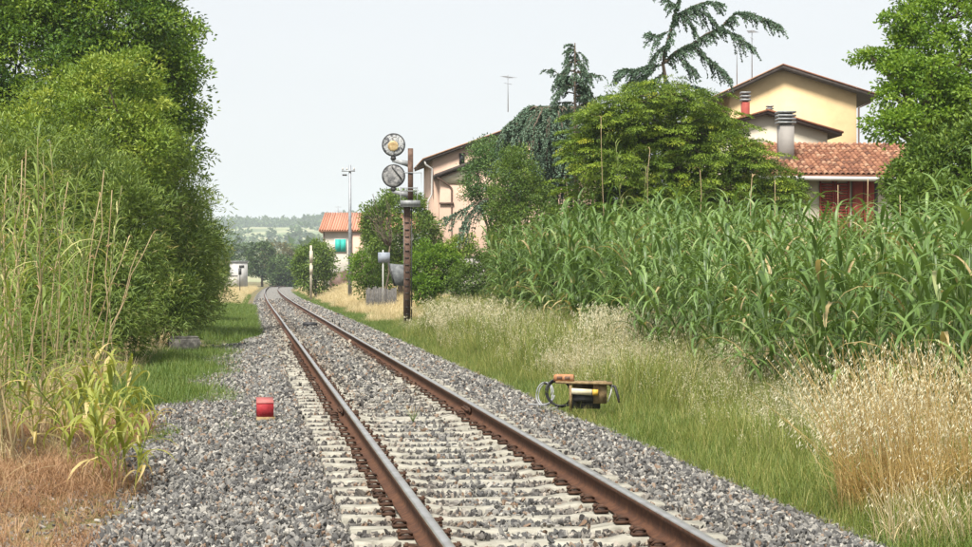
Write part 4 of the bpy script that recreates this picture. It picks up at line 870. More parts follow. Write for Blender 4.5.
cedar('blue_cedar', 'tall open blue green cedar with long drooping boughs above the yellow green conifer', foot(669, Dc), [
    (pth(Dc, (662, 64), (678, 51), (693, 43), (707, 35), (721, 27), (735, 14), (748, 13), (765, 19), (780, 26)), 1.25),
    (pth(Dc, (720, 28), (737, 36), (748, 44), (754, 48)), 0.9), (pth(Dc, (690, 46), (704, 55), (722, 70), (728, 76)), 1.1), (pth(Dc, (676, 53), (686, 63), (695, 70)), 1.0),
    (pth(Dc, (663, 62), (666, 48), (672, 25), (677, 5), (684, -18)), 1.1), (pth(Dc, (672, 18), (690, 8), (706, 2), (722, 4)), 1.0), (pth(Dc, (674, 12), (688, 20), (697, 35)), 0.9),
    (pth(Dc, (668, 32), (658, 36), (651, 34)), 1.2), (pth(Dc, (667, 45), (660, 50), (656, 54)), 1.2), (pth(Dc, (662, 66), (650, 66), (636, 70), (625, 70), (616, 75)), 1.6), (pth(Dc, (655, 70), (640, 78), (628, 84)), 1.8), (pth(Dc, (665, 72), (655, 80), (640, 90)), 1.6),
    (pth(Dc, (676, 84), (690, 86), (705, 90)), 0.9), (pth(Dc, (678, 8), (668, 0), (660, -8)), 1.0), (pth(Dc, (690, 8), (706, 14), (716, 24)), 0.9), (pth(Dc, (663, 74), (668, 84), (676, 92)), 1.5)],
    51, [P(672, 215, Dc), P(671, 140, Dc), P(668, 95, Dc), P(663, 64, Dc)], tr=0.16, dens=34, blen=(0.15, 0.72), droop=0.85, tint=0.42, per=46)
D2 = 66.0; r = rng_(52); br = []
for q in range(34):
    u = r.random(); y0 = 46 + u * 66; sp = 6 + 28 * u ** 0.8; a = r.uniform(0, 2 * pi); ex = cos(a) * sp * r.uniform(0.7, 1.15)
    br.append(([P(575, y0, D2), P(575 + ex * 0.5, y0 - 1, D2 + sin(a) * 0.6 * u), P(575 + ex, y0 + 6 + 4 * u, D2 + sin(a) * 1.3 * u)], 1.5))
br.append((pth(D2, (575, 84), (562, 76), (552, 70), (545, 70)), 1.2)); br.append((pth(D2, (575, 80), (590, 74), (603, 76)), 1.2)); br.append((pth(D2, (578, 70), (590, 90), (597, 104)), 1.2)); br.append((pth(D2, (575, 108), (588, 102), (600, 96)), 1.0))
cedar('cedar_spire', 'small pointed blue green cedar top behind the weeping cedar', foot(575, D2), br, 53, [P(576, 250, D2), P(575, 110, D2), P(575, 43, D2)], tr=0.07, dens=13, blen=(0.18, 0.5), droop=0.8, tint=0.45)
D3 = 73.0; br = []; r = rng_(54)
for q in range(52):
    a = r.uniform(0, 2 * pi); ex = cos(a); ey = sin(a); rad = r.uniform(0.5, 1.0); ox = 552 + ex * 14
    x1 = 552 + ex * 60 * rad; y1 = 118 + r.uniform(4, 12) - 16 * (1 - rad)
    br.append(([P(552, 112, D3), P((552 + x1) / 2, 104 + 4 * rad, D3 + ey * rad), P(x1, y1 + 4, D3 + ey * 2 * rad), P(x1 + ex * 6, y1 + r.uniform(8, 75), D3 + ey * 2.1 * rad)], 1.5))
for q in range(16):
    br.append((pth(D3, (535, 150), (r.uniform(495, 580), 150 + r.uniform(0, 20)), (r.uniform(490, 585), r.uniform(185, 215))), 1.2))
br.append((pth(76, (500, 195), (475, 203), (458, 212), (445, 218)), 1.4)); br.append((pth(76, (490, 198), (470, 212), (460, 228)), 1.2)); br.append((pth(76, (480, 200), (465, 222), (468, 232)), 1.1))
cedar('weeping_cedar', 'weeping blue green cedar with curtain of hanging foliage beside the antenna', foot(555, D3), br, 55, [P(556, 270, D3), P(554, 150, D3), P(552, 110, D3)], tr=0.18, dens=8, blen=(0.3, 0.9), droop=1.3, tint=0.5, per=40, needle=0.085, wide=0.06)

def layered(name, label, base, layers, seed, trunk, L=0.09, W=0.03, per=130):
    """conifer of flat overlapping fans"""
    r = rng_(seed); base = np.array(base, float); t = thing(name, label, 'tree', base); b = MB(); wood = MB()
    wood.tube(np.array(trunk) - base, np.linspace(0.2, 0.06, len(trunk)), 8); tp = np.array(trunk) - base
    for c, rx, rz, n in layers:
        c = c - base
        for q in range(int(n * 0.9)):
            a = r.uniform(0, 2 * pi); rr = rx * r.random() ** 0.4
            p = c + np.array((cos(a) * rr, sin(a) * rr, r.normal(0, rz * 0.9) - 0.9 * (rr / rx) ** 2 * rz)); s = r.uniform(0.2, 0.42)
            o = np.array((cos(a), sin(a), 0.0)); sd3 = np.array((-sin(a), cos(a), 0.0)); k = per
            v = r.random(k) ** 0.7; wv = r.normal(0, 0.42, k) * (1.05 - 0.55 * v)
            pos = p + o * (v * s * 2.2)[:, None] + sd3 * (wv * s * 1.3)[:, None]
            pos[:, 2] += s * (0.5 * v - 0.75 * v ** 2.2) - s * 0.35 * wv ** 2 + r.normal(0, 0.022, k)
            d = unit(o * (0.8 + 0.3 * r.random((k, 1))) + sd3 * (wv * 1.1 + r.normal(0, 0.45, k))[:, None] + np.array((0, 0, 1.0)) * (0.4 - 0.9 * v + r.normal(0, 0.3, k))[:, None])
            add_leaves(b, pos, d, unit(r.normal(size=(k, 3)) * 0.35 + (0, 0, 1.0)), L * r.uniform(0.5, 1.2, k), W * r.uniform(0.6, 1.2, k), np.clip(r.normal(0.45, 0.13) + 0.25 * (v - 0.4) + r.normal(0, 0.1, k), 0, 1))
            if q % 3 == 0:
                j = np.argmin(abs(tp[:, 2] - p[2])); limb(wood, tp[j], p, 0.035, 0.01, r, 4, 0.2, 4)
    crown(b, [(c - base, np.array((rx * 0.75, rx * 0.75, rz * 3))) for c, rx, rz, n in layers], 420, (0.2, 0.4), 60, 0.12, 0.06, r, base=0.2, clvar=0.08, shell=(0.2, 0.85), back=1.0)  # inner foliage: same leaves tinted dark, the crown's inner shade put into their colour
    crown(b, [(c - base, np.array((rx * 0.95, rx * 0.95, rz * 2.2))) for c, rx, rz, n in layers], 900, (0.12, 0.34), 70, 0.08, 0.026, r, base=0.5, clvar=0.18, shell=(0.7, 1.1), back=0.5, flat=0.5, lump=0.2)
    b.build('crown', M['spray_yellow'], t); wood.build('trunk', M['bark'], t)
D4 = 54.0; s_ = D4 / F; r = rng_(60); ly = []
for (px_, py_, rx, rz, n) in ((655, 98, 36, 7, 36), (686, 102, 26, 6, 22), (625, 118, 40, 9, 40), (668, 125, 52, 10, 60), (710, 122, 26, 5, 20), (734, 136, 16, 5, 10), (610, 142, 34, 10, 34), (660, 155, 60, 12, 64), (710, 150, 42, 9, 42), (742, 163, 34, 9, 34), (772, 182, 16, 7, 14), (620, 172, 44, 12, 44), (690, 182, 60, 12, 60), (750, 190, 44, 12, 44), (650, 200, 56, 12, 50), (785, 195, 26, 9, 22), (720, 205, 50, 10, 40), (600, 200, 26, 12, 22), (598, 120, 20, 6, 18), (592, 152, 20, 8, 20), (588, 182, 18, 8, 16)):
    ly.append((P(px_, py_, D4 + r.uniform(-0.6, 0.6)), rx * s_, rz * s_, n))
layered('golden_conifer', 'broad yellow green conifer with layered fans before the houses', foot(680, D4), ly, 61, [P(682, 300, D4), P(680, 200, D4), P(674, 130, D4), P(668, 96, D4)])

# ------------------------------------------------------------------ reeds and canes
def blade(b, p0, az, el, L, W, droop, tint, n=7, fold=0.18, twist=0.0, mi=0, pw=1.35):
    t = np.linspace(0, 1, n); ang = el - droop * t ** pw; ds = L / (n - 1)
    hx = np.r_[0, np.cumsum(np.cos(ang[:-1]) * ds)]; hz = np.r_[0, np.cumsum(np.sin(ang[:-1]) * ds)]
    azt = az + twist * t; cx, sx = np.cos(azt), np.sin(azt)
    c = np.stack([hx * cx, hx * sx, hz], 1) + np.asarray(p0); side = np.stack([-sx, cx, np.zeros(n)], 1)
    up = np.stack([-np.sin(ang) * cx, -np.sin(ang) * sx, np.cos(ang)], 1)
    wd = W * np.minimum(1, 0.45 + t * 2.6) * (1 - t ** 2.2) ** 0.8 * 0.5; wd[-1] = 0.001
    V = np.stack([c + side * wd[:, None] + up * wd[:, None] * fold * 2, c, c - side * wd[:, None] + up * wd[:, None] * fold * 2], 1).reshape(-1, 3)
    i = np.arange(n - 1)[:, None] * 3; q = np.concatenate([i + np.array([[0, 1, 4, 3]]), i + np.array([[1, 2, 5, 4]])])
    b.add(V, q, mi, np.clip(tint + 0.06 * (t - 0.5), 0, 1).repeat(3))
def reed_kind(seed, H, nl, L, W, lean, el, droop, lo=0.12, dead=0.13, stem_r=0.011, tint=0.45):
    """-> stem mesh, leaf meshes, joined leaf mesh builder"""
    r = rng_(seed); n = 9; t = np.linspace(0, 1, n); az = r.uniform(0, 2 * pi)
    P_ = np.stack([lean * H * t ** 2 * cos(az) + 0.02 * np.sin(t * 7 + seed), lean * H * t ** 2 * sin(az) + 0.02 * np.cos(t * 5 + seed), H * t * (1 - 0.15 * lean)], 1)
    sm = MB(); sm.tube(P_, np.linspace(stem_r, stem_r * 0.3, n), 6, t=np.repeat(np.clip(0.75 - t, 0, 1), 6))
    lv = []; a0 = r.uniform(0, 2 * pi)
    for i in range(nl):
        u = lo + (1 - lo) * ((i + 0.5) / nl) ** 0.85; p = np.array([np.interp(u, t, P_[:, k]) for k in range(3)])
        b = MB(); fr = 1 - u
        ll = L * r.uniform(0.75, 1.15) * (0.75 + 0.6 * min(1, fr * 2.5)) ; d_ = r.random() < dead * (2 if u < 0.35 else 0.6)
        blade(b, p, a0 + i * pi + r.normal(0, 0.45), el + 0.35 * (u - 0.5) + r.normal(0, 0.12), ll, W * r.uniform(0.75, 1.15) * (1.0 if u < 0.85 else 0.7), droop * r.uniform(0.75, 1.2) * (1.15 - 0.5 * max(0, u - 0.5)), 0.98 if d_ else np.clip(r.normal(tint, 0.13), 0, 0.9), twist=r.normal(0, 0.35))
        lv.append(b)
    return sm, lv
def join(bs):
    b = MB()
    for q in bs:
        for f, m_ in zip(q.f, q.m): b.f.append(f + b.n); b.m.append(m_)
        b.v += q.v; b.t += q.t; b.n += q.n
    return b
class Kind:
    def __init__(s, stem_m, leaf_m, *a, **k):
        sm, lv = reed_kind(*a, **k); s.stem = sm.mesh('stem', stem_m, True); s.leaf = [x.mesh('leaf', leaf_m, True) for x in lv]
        s.leaves = join(lv).mesh('leaves', leaf_m, True); s.whole = None
        f = join([sm] + lv); nst = sum(len(x) for x in sm.f); f.m = [np.where(np.arange(len(m_)) >= 0, 0 if i < len(sm.f) else 1, 0) for i, m_ in enumerate(f.m)]
        s.full = f.mesh('reed', [stem_m, leaf_m], True)
RK = [Kind(M['reedstem'], M['reed'], 100 + i, 2.75 + 0.07 * i, 10 + i % 3, 0.88, 0.088, 0.05 + 0.02 * (i % 3), 1.05, 2.1 + 0.12 * (i % 4)) for i in range(8)]
def plant_reed(kd, loc, rz, sc, split, name, label, group, tilt=(0, 0), cat='reed'):
    t = thing(name, label, cat, loc, rz, group); t.scale = (sc, sc, sc); t.rotation_euler = (tilt[0], tilt[1], rz)
    link('stem', kd.stem, t)
    if split:
        for me in kd.leaf: link('leaf', me, t)
    else: link('leaves', kd.leaves, t)
    return t
r = rng_(200); pts = []
for _ in range(7500):
    y = r.uniform(15, 78); x = 7.1 + 5.0 * r.random() ** 1.25 + 0.25 * sin(y * 0.7) + 1.4 * float(sst(26, 62, y))
    pts.append((x, y))
pts = np.array(pts); px = pxof(pts[:, 0], pts[:, 1]); pts = pts[(px > 500) & (px < 1040)]
def thin(pts, dmin, cap):
    keep = []; cell = {}
    for p in pts:
        k = (int(p[0] // dmin), int(p[1] // dmin))
        if any(np.hypot(*(p - q)) < dmin for i in (-1, 0, 1) for j in (-1, 0, 1) for q in cell.get((k[0] + i, k[1] + j), ())): continue
        cell.setdefault(k, []).append(p); keep.append(p)
        if len(keep) >= cap: break
    return np.array(keep)
pts = thin(pts, 0.275, 1500)
score = pts[:, 1] + 9 * (pts[:, 0] - 7.1 - 1.4 * sst(26, 62, pts[:, 1])); order = np.argsort(score); pts = pts[order]
def rheight(x, y):
    return np.interp(y, [15, 19, 24, 30, 40, 50, 60, 78], [0.97, 0.94, 0.8, 0.77, 0.93, 1.1, 1.02, 0.84])
NI = 236
for i, (x, y) in enumerate(pts[:NI]):
    sc = float(rheight(x, y)) * r.uniform(0.72, 1.12)
    plant_reed(RK[int(r.integers(8))], (x, y, float(gh(x, y)) - 0.02), r.uniform(0, 6.28), sc, i < 36, 'giant_reed', 'tall green reed stalk with arching blades in the dense bed before the houses', 'reeds in the bed before the houses', (r.normal(0, 0.05), r.normal(-0.05, 0.05)))
rest = pts[NI:]; n = len(rest); sc = rheight(rest[:, 0], rest[:, 1]) * r.uniform(0.86, 1.1, n) * (1 + 0.02 * (rest[:, 0] - 8.3))
scatter('reed_bed', np.c_[rest, gh(rest[:, 0], rest[:, 1])], np.c_[r.normal(0, 0.05, n), r.normal(0, 0.05, n), r.uniform(0, 6.28, n)], np.repeat(sc[:, None], 3, 1), r.integers(0, 8, n), [k.full for k in RK], label='mass of green reeds filling the bed before the houses')
# taller thin canes and dead stalks standing out of the bed
AK = [Kind(M['canestem'], M['leaf_cane'], 140 + i, 4.0, 26, 0.42, 0.03, 0.05, 1.15, 1.5, lo=0.3, dead=0.25, stem_r=0.016, tint=0.6) for i in range(4)]
for px_, tp, D in ((624, 140, 52), (631, 152, 53), (640, 165, 52), (618, 170, 54), (646, 150, 55)):
    x, y, _ = P(px_, 277, D); h = zat(tp, D); plant_reed(AK[int(r.integers(4))], (x, y, 0), r.uniform(0, 6), h / 4.0, False, 'tall_cane', 'tall thin cane overtopping the reeds before the yellow green conifer', 'tall canes over the reed bed', (0, 0))
def dead_cane(px0, py1, px1, D, label, group, top=True, px_b=None):
    r_ = rng_(int(px0 * 7 + py1)); b0 = np.array(foot(px0, D)); e = P(px1, py1, D) - b0
    t = thing('dead_cane', label, 'cane', b0, 0, group); b = MB(); pts = limb(b, (0, 0, 0), e, 0.012, 0.006, r_, 8, 0.035, 6, -0.15 * r_.random()); b.build('stalk', M['drystem'], t)
    for _ in range(int(r_.integers(3, 7))):
        b = MB(); q = pts[int(r_.integers(3, 8))]; blade(b, q, r_.uniform(0, 6.28), 0.9, r_.uniform(0.12, 0.3), 0.018, 2.6, r_.uniform(0.85, 1.0), 5); b.build('withered_leaf', M['rustgrass'], t)
for px0, py1, px1, D in ((600, 118, 601, 52), (578, 178, 566, 54), (640, 150, 650, 51), (706, 170, 700, 44), (772, 180, 775, 39), (862, 178, 868, 33), (745, 178, 752, 40), (845, 185, 838, 34), (905, 195, 900, 30)):
    dead_cane(px0, py1, px1, D, 'bare tan dead cane rising out of the green reed bed', 'dead canes in the reed bed')
# left thicket
LK = [Kind(M['canestem'], M['leaf_cane'], 160 + i, 3.3, 30, 0.44, 0.032, 0.12, 1.0, 1.7, lo=0.1, dead=0.09, stem_r=0.013, tint=0.48) for i in range(5)]
r = rng_(210)
lp_ = []
for _ in range(1500):
    y = 19 + 41 * r.random() ** 2.0; x = -2.25 - 2.4 * r.random() ** 1.4
    pq = float(pxof(x, y))
    if -40 < pq < 205: lp_.append((x, y))
lp_ = thin(np.array(lp_), 0.17, 96)
for x, y in lp_:
    plant_reed(LK[int(r.integers(5))], (x, y, float(gh(x, y))), r.uniform(0, 6), r.uniform(0.75, 1.1) * (1 - 0.18 * (y > 40)), False, 'wild_cane', 'leafy wild cane in the thicket under the dense dark tree', 'canes in the thicket under the dense tree', (r.normal(0, 0.08), abs(r.normal(0.12, 0.1))))
for px_, D, sc, tl in ((112, 40, 1.15, 0.34), (128, 43, 1.1, 0.4), (140, 41, 0.95, 0.45), (150, 47, 1.1, 0.38), (160, 50, 1.15, 0.42), (165, 45, 0.85, 0.5), (176, 55, 1.2, 0.3), (182, 60, 1.25, 0.35), (120, 36, 1.0, 0.5), (104, 33, 0.95, 0.45), (172, 66, 1.4, 0.28), (190, 70, 1.3, 0.3), (90, 31, 1.05, 0.35), (70, 29, 1.1, 0.3)):
    x, y, z = foot(px_, D); plant_reed(LK[int(r.integers(5))], (x, y, z), r.uniform(0, 6), sc, False, 'wild_cane', 'wild cane arching out of the thicket over the dead grass strip', 'canes arching from the thicket edge', (r.normal(0, 0.06), tl))
for px0, py1, px1, D in ((-6, 175, 6, 23), (4, 160, 22, 24), (-14, 200, 30, 23), (26, 192, 44, 25), (8, 210, 2, 22), (40, 182, 68, 26), (70, 195, 100, 27), (84, 170, 104, 28), (64, 240, 128, 28), (88, 235, 152, 30), (96, 250, 138, 31), (20, 150, 26, 28), (100, 190, 112, 29)):
    dead_cane(px0, py1, px1, D, 'leaning bare tan dead cane at the front of the thicket', 'dead canes at the thicket front')
# young yellow green canes in the near dry grass
YK = []
for i in range(4):
    sm, lv = reed_kind(180 + i, 0.95, 12, 0.42, 0.046, 0.18, 1.0, 2.4, lo=0.2, dead=0.2, stem_r=0.009, tint=0.5)
    YK.append((sm.mesh('stem', M['young'], True), [x.mesh('leaf', M['young'], True) for x in lv]))
r = rng_(220)
for px_, py_, sc in ((88, 470, 1.05), (104, 486, 1.0), (118, 488, 0.95), (134, 492, 0.82), (76, 462, 1.1), (62, 458, 0.9), (98, 474, 1.15), (122, 478, 0.9), (48, 452, 0.8), (30, 446, 0.85), (12, 440, 0.9), (110, 462, 1.1), (142, 486, 0.6), (20, 430, 0.9), (56, 440, 1.0), (84, 440, 1.1), (94, 480, 1.1), (112, 492, 0.9), (128, 484, 0.9), (70, 470, 1.0), (40, 462, 0.9), (102, 452, 1.1), (2, 450, 1.0)):
    g_ = G(px_, py_, -0.2); sm, lv = YK[int(r.integers(4))]
    t = thing('young_cane', 'young yellow green cane shoot with drooping blades in the rusty dead grass', 'cane', (g_[0], g_[1], -0.22), r.uniform(0, 6), 'young canes in the dead grass'); t.scale = (sc,) * 3
    t.rotation_euler = (r.normal(0, 0.12), r.normal(0.08, 0.12), r.uniform(0, 6))
    link('stem', sm, t)
    for me in lv: link('leaf', me, t)

# ------------------------------------------------------------------ grasses
def tuft(name, seed, n, H, rad, W, lm, lean=0.5, droop=1.0, hv=0.3, tint=0.45, tv=0.16, seg=5):
    r = rng_(seed); b = MB(); tint = tint + r.normal(0, 0.06)
    for _ in range(n):
        a = r.uniform(0, 6.28); rr = rad * r.random() ** 0.5
        blade(b, (cos(a) * rr, sin(a) * rr, -0.02), r.uniform(0, 6.28), pi / 2 - abs(r.normal(0, lean)) * 0.6, H * r.uniform(1 - hv, 1 + hv), W * r.uniform(0.7, 1.2), droop * r.uniform(0.4, 1.4), np.clip(r.normal(tint, tv), 0, 1), seg, 0.1)
    return b.mesh(name, lm)
def oat(seed, n, H, rad, lean=0.12, dirx=0.0, spk=22, sl_=0.034, sw=0.0085, stw=0.0035, hv=(0.72, 1.14), u0=0.66):
    """wild oat tuft: stems + nodding spikelets"""
    r = rng_(seed); b = MB(); st = 0
    PO, DI, TI = [], [], []
    for _ in range(n):
        a = r.uniform(0, 6.28); rr = rad * r.random() ** 0.5; az = r.uniform(0, 6.28); h = H * r.uniform(*hv); lx_ = abs(r.normal(0, lean)) + 0.03
        k = 6; t = np.linspace(0, 1, k); dx_ = cos(az) * lx_ + dirx; dy_ = sin(az) * lx_
        q = np.stack([cos(a) * rr + dx_ * h * t ** 2, sin(a) * rr + dy_ * h * t ** 2, h * t * (1 - 0.2 * (dx_ ** 2 + dy_ ** 2))], 1)
        b.tube(q, np.linspace(stw * 0.5, stw * 0.3, k), 3, 0, np.clip(r.normal(0.5, 0.2), 0, 1), cap=False)
        if r.random() < 0.8: blade(b, q[1], r.uniform(0, 6.28), 1.1, h * 0.4, 0.009, 1.4, np.clip(r.normal(0.45, 0.2), 0, 1), 5, 0.1)
        m = int(spk * r.uniform(0.6, 1.2)); u = r.uniform(u0, 1.0, m); p = np.stack([np.interp(u, t, q[:, i]) for i in range(3)], 1)
        off = np.stack([r.normal(0, 1, m), r.normal(0, 1, m), np.zeros(m)], 1); off = unit(off) * (r.uniform(0.2, 1, m) * (1.08 - u) * h * 0.2 + 0.012)[:, None] + np.stack([dx_ * 0.06 * np.ones(m), dy_ * 0.06 * np.ones(m), r.uniform(-0.03, 0.02, m)], 1)
        PO.append(p + off); DI.append(np.stack([r.normal(0, 0.45, m) + dx_, r.normal(0, 0.45, m), -np.ones(m)], 1)); TI.append(np.clip(r.normal(0.55, 0.22, m), 0, 1))
    PO = np.concatenate(PO); m = len(PO)
    add_leaves(b, PO, np.concatenate(DI), unit(r.normal(size=(m, 3))), sl_ * r.uniform(0.7, 1.3, m), sw * r.uniform(0.8, 1.3, m), np.concatenate(TI), mi=1)
    return b
G1 = [tuft('grass_tuft', 300 + i, 36, 0.46, 0.16, 0.0065, M['grass'], 0.4, 0.7, 0.4, 0.5, 0.24) for i in range(6)]
G2 = [tuft('lawn_tuft', 320 + i, 46, 0.15, 0.15, 0.006, M['lawn'], 0.7, 0.9, 0.45, 0.5, 0.26) for i in range(5)]
G3 = [tuft('straw_tuft', 340 + i, 34, 0.42, 0.15, 0.007, M['straw'], 0.6, 1.2) for i in range(4)]
G4 = [tuft('rust_tuft', 360 + i, 36, 0.3, 0.2, 0.007, M['rustgrass'], 1.5, 1.6) for i in range(5)]
G5 = [oat(380 + i, 14, 0.82, 0.3, spk=14, sl_=0.028, sw=0.0065, hv=(0.55, 1.15)).mesh('oat_tuft', [M['grass'] if i < 3 else M['straw'], M['oat']]) for i in range(5)]
def strew(name, variants, seed, region, dens, sc, label, hz=None, tilt=0.1, zo=0.0, cull=(-160, 1130), prob=None):
    r = rng_(seed); X, Y = [], []
    for x0, x1, y0, y1, dn in region:
        n = int((x1 - x0) * (y1 - y0) * dn * dens); X.append(r.uniform(x0, x1, n)); Y.append(r.uniform(y0, y1, n))
    x = np.concatenate(X); y = np.concatenate(Y); x = x + xc(y) - TX
    px = pxof(x, y); k = (px > cull[0]) & (px < cull[1])
    if prob is not None: k &= r.random(len(x)) < prob(x - xc(y) + TX, y)
    x, y = x[k], y[k]; n = len(x); s = r.uniform(sc[0], sc[1], n)
    if hz is not None: s = s * hz(x - xc(y) + TX, y)
    scatter(name, np.c_[x, y, gh(x, y) + zo], np.c_[r.normal(0, tilt, n), r.normal(0, tilt, n), r.uniform(0, 6.28, n)], np.c_[np.clip(s, 0.55, 9) , np.clip(s, 0.55, 9), s], r.integers(0, len(variants), n), variants, label=label)
def blot(x, y, f=0.5, ph=0.0): return 0.5 + 0.28 * np.sin(x * f * 1.9 + ph) * np.sin(y * f * 1.1 + ph * 2) + 0.22 * np.sin(x * f * 0.7 - y * f * 0.8 + ph)
vh = lambda x, y: (0.5 + (0.25 + 0.75 * sst(22, 36, y)) * sst(4.3, 6.0, x) + 0.5 * (blot(x, y, 0.8, 3.0) - 0.5)) * (1 - 0.55 * sst(54, 64, y) * (1 - sst(6.4, 8, x)))
strew('verge_grass', G1, 400, [(4.15, 8.9, 10.5, 26, 62), (4.2, 8.9, 26, 45, 40), (4.3, 9.2, 45, 80, 22)], 1.0, (0.75, 1.25), 'tall green grass on the verge between ballast and reeds', vh, 0.12)
strew('verge_turf', G2, 401, [(3.95, 5.6, 10.5, 30, 80), (4.1, 5.6, 30, 75, 40), (4.2, 6.2, 75, 140, 22), (4.3, 5.6, 140, 230, 8)], 1.0, (0.8, 1.5), 'short green grass along the ballast edge', None, 0.1, prob=lambda x, y: sst(3.9, 4.5, x + 0.12 * np.sin(y * 1.3) + 0.1 * np.sin(y * 3.1)) * (1 - 0.5 * sst(85, 160, y)))
strew('wild_oats', G5, 402, [(4.7, 7.8, 11, 26, 12), (4.8, 8.4, 26, 45, 12), (4.9, 9, 45, 76, 8)], 1.0, (0.6, 1.1), 'pale nodding wild oats scattered through the verge', lambda x, y: (0.82 + 0.3 * sst(22, 34, y)) * (1 - 0.6 * sst(54, 64, y) * (1 - sst(6.4, 8, x))), 0.08, prob=lambda x, y: np.clip(blot(x, y, 0.55, 0.7) * 2.0 - 0.65 + 0.3 * sst(5.8, 7.4, x), 0.42, 1) * sst(4.6, 6.0, x))
strew('dry_bank_grass', G3, 403, [(4.9, 11, 72, 130, 14), (5.0, 13, 130, 260, 6), (-7, -0.7, 120, 300, 4)], 1.0, (0.9, 1.6), 'straw coloured dry grass on the banks further down the line', None, 0.15, prob=lambda x, y: np.where(x > 0, sst(5.0, 6.4, x + 0.5 * np.sin(y * 0.35)), 1.0))
strew('short_grass', G2, 404, [(-2.4, -0.3, 26, 46, 90), (-2.4, 0.35, 55, 120, 40), (-2.4, -0.4, 120, 190, 15)], 1.0, (0.9, 1.9), 'short green grass strip between thicket and ballast', None, 0.1, prob=lambda x, y: np.clip(1.7 * blot(x, y, 0.9, 2.0) - 0.1, 0.2, 1) * sst(0.0, -0.7, x - 0.9 * sst(52, 60, y) + 0.3 * np.sin(y * 1.1)) * (1 - 0.9 * sst(43, 46, y) * (1 - sst(54, 58, y))), zo=0.04)
strew('ballast_weeds', G2, 407, [(-1.2, 0.6, 19, 60, 26)], 1.0, (0.5, 1.1), 'thin green weeds creeping over the ballast edge', None, 0.1, prob=lambda x, y: np.clip(blot(x, y, 1.3, 0.4) * 1.9 - 0.95, 0, 1), zo=0.12)
strew('box_grass', G1, 408, [(3.75, 5.2, 22.6, 24.6, 22)], 1.0, (0.35, 0.8), 'green grass closing round the junction box', None, 0.15)
strew('dead_grass', G4, 405, [(-3.6, -0.75, 10.5, 19, 60), (-3.6, -1.2, 19, 27, 50), (-3.4, -1.9, 27, 62, 22)], 1.0, (0.35, 0.8), 'rusty dead grass matted in front of the thicket', None, 0.3, prob=lambda x, y: np.clip(1.6 * blot(x, y, 1.2, 1.1), 0.35, 1) * sst(-0.7, -1.2, x + 0.2 * np.sin(y * 1.7)), zo=0.02)
strew('dry_stalks', G3, 406, [(-3.6, -1.8, 15, 26, 1.2), (-3.4, -2.0, 26, 60, 6)], 1.0, (0.7, 1.4), 'thin straw stalks standing in the dead grass', None, 0.25)
# big golden oat clumps
def straw_clump(label, px_, py_, n, H, rad, seed, dirx, stm='straw', spk=14, lean=0.3, big=1.0):
    g_ = G(px_, py_, -0.2); t = thing('oat_clump', label, 'grass clump', (g_[0], g_[1], float(gh(g_[0], g_[1]))), 0)
    ob = oat(seed, n, H, rad, lean, dirx, spk, 0.036 * big, 0.0072 * big, 0.0055, (0.6, 1.12), 0.74); me = ob.mesh('stalks', [M[stm], M['oat']])
    # stalks and seed heads as two parts
    a, h = MB(), MB()
    for f, m_ in zip(ob.f, ob.m):
        (h if m_[0] == 1 else a).f.append(f); (h if m_[0] == 1 else a).m.append(np.zeros(len(f), int))
    for q in (a, h): q.v, q.t, q.n = ob.v, ob.t, ob.n
    a.build('stalks', M[stm], t); h.build('seed_heads', M['oat'], t)
straw_clump('tall golden oat clump with pale seed heads at the verge edge', 893, 520, 330, 1.38, 0.42, 70, -0.14, 'goldstraw', 12, 0.24)
straw_clump('golden oat clump leaning behind the tall golden clump', 955, 512, 260, 1.3, 0.45, 71, -0.05, 'goldstraw', 12, 0.24)
straw_clump('smaller straw clump low beside the tall golden clump', 938, 545, 130, 0.5, 0.45, 73, -0.1, 'straw', 2)
straw_clump('pale feathery oat clump before the reeds beyond the junction box', 640, 374, 620, 1.2, 1.2, 72, 0.0, 'grass', 22, 0.3, 1.5)
straw_clump('pale oat clump at the reed edge between junction box and golden clump', 765, 405, 170, 0.95, 0.5, 76, 0.0, 'grass', 16, 0.3, 1.3)
straw_clump('sparse oat clump in the green verge before the signal', 520, 352, 200, 0.95, 1.0, 77, 0.0, 'grass', 16, 0.3, 1.5)
straw_clump('small yellow straw clump behind the black cable coil', 552, 383, 60, 0.55, 0.25, 74, 0.0)
straw_clump('pale feathery oat clump near the low dark shrub', 465, 343, 320, 1.3, 1.3, 75, 0.0, 'grass', 20, 0.3, 1.7)
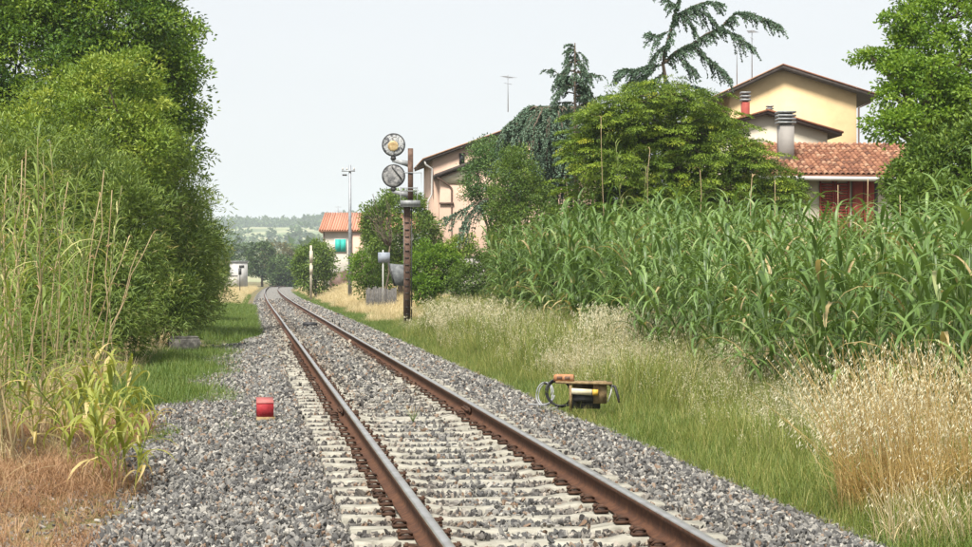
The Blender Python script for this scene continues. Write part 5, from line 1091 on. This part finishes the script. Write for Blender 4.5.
# tiny weed tuft between the rails
g_ = G(413, 420, 0.0); t = thing('weed_tuft', 'tiny green weed tuft growing between the rails at the joint', 'weed', (g_[0], g_[1], -0.04))
part(t, 'blades', M['lawn'], lambda b: [blade(b, (0, 0, 0), q * 0.7, 1.3 - 0.1 * (q % 4), 0.16 + 0.02 * (q % 5), 0.006, 0.9, 0.6, 5) for q in range(18)])
part(t, 'seed_stalk', M['straw'], lambda b: [b.tube([(0, 0, 0), (0.02 * q - 0.03, 0.01, 0.12), (0.05 * q - 0.08, 0.02, 0.2)], 0.002, 3) for q in range(4)])
# far woods on the hills
r = rng_(600); b = MB(); n = 0
for q in range(2600):
    y = r.uniform(650, 2420); x = r.uniform(-330, 420); z = float(hillz(x, y))
    if q % 2: y = r.uniform(2150, 2400); z = float(hillz(x, y))
    ridge = 2100 < y < 2450
    hedge = abs(math.sin(y * 0.013 + 0.8 * math.sin(x * 0.006))) < 0.14 or (math.sin(x * 0.011 + 1.9) * math.sin(y * 0.005 + 0.6) > 0.45)
    if not (ridge and r.random() < 0.75 or hedge): continue
    h = r.uniform(6, 13); k = 46; g = unit(r.normal(size=(k, 3))) * (r.random(k) ** 0.4)[:, None] * np.array((h * 0.42, h * 0.42, h * 0.5))
    add_leaves(b, g + np.array((x, y, z + h * 0.5)), unit(g + r.normal(size=(k, 3))), unit(g + (0, 0, 3.0)), h * 0.4, h * 0.3, np.clip(r.normal(0.4, 0.15) + r.normal(0, 0.1, k), 0, 1))
tag(b.build('distant_woods', M['leaf_far']), 'hazy woods and hedges along the far hillside', kind='stuff')

# ------------------------------------------------------------------ haze
hz_ = MB().box((200, 1640, 44), (3300, 3500, 94)).build('haze', None)
m, t, out = mat('pale_air'); pv = t.nodes.new('ShaderNodeVolumePrincipled')
pv.inputs['Color'].default_value = (0.8, 0.9, 1.0, 1); pv.inputs['Density'].default_value = 0.00022; pv.inputs['Anisotropy'].default_value = 0.0
t.links.new(pv.outputs[0], out.inputs['Volume']); hz_.data.materials.clear(); hz_.data.materials.append(m)
tag(hz_, 'thin pale air over the whole valley', kind='stuff')
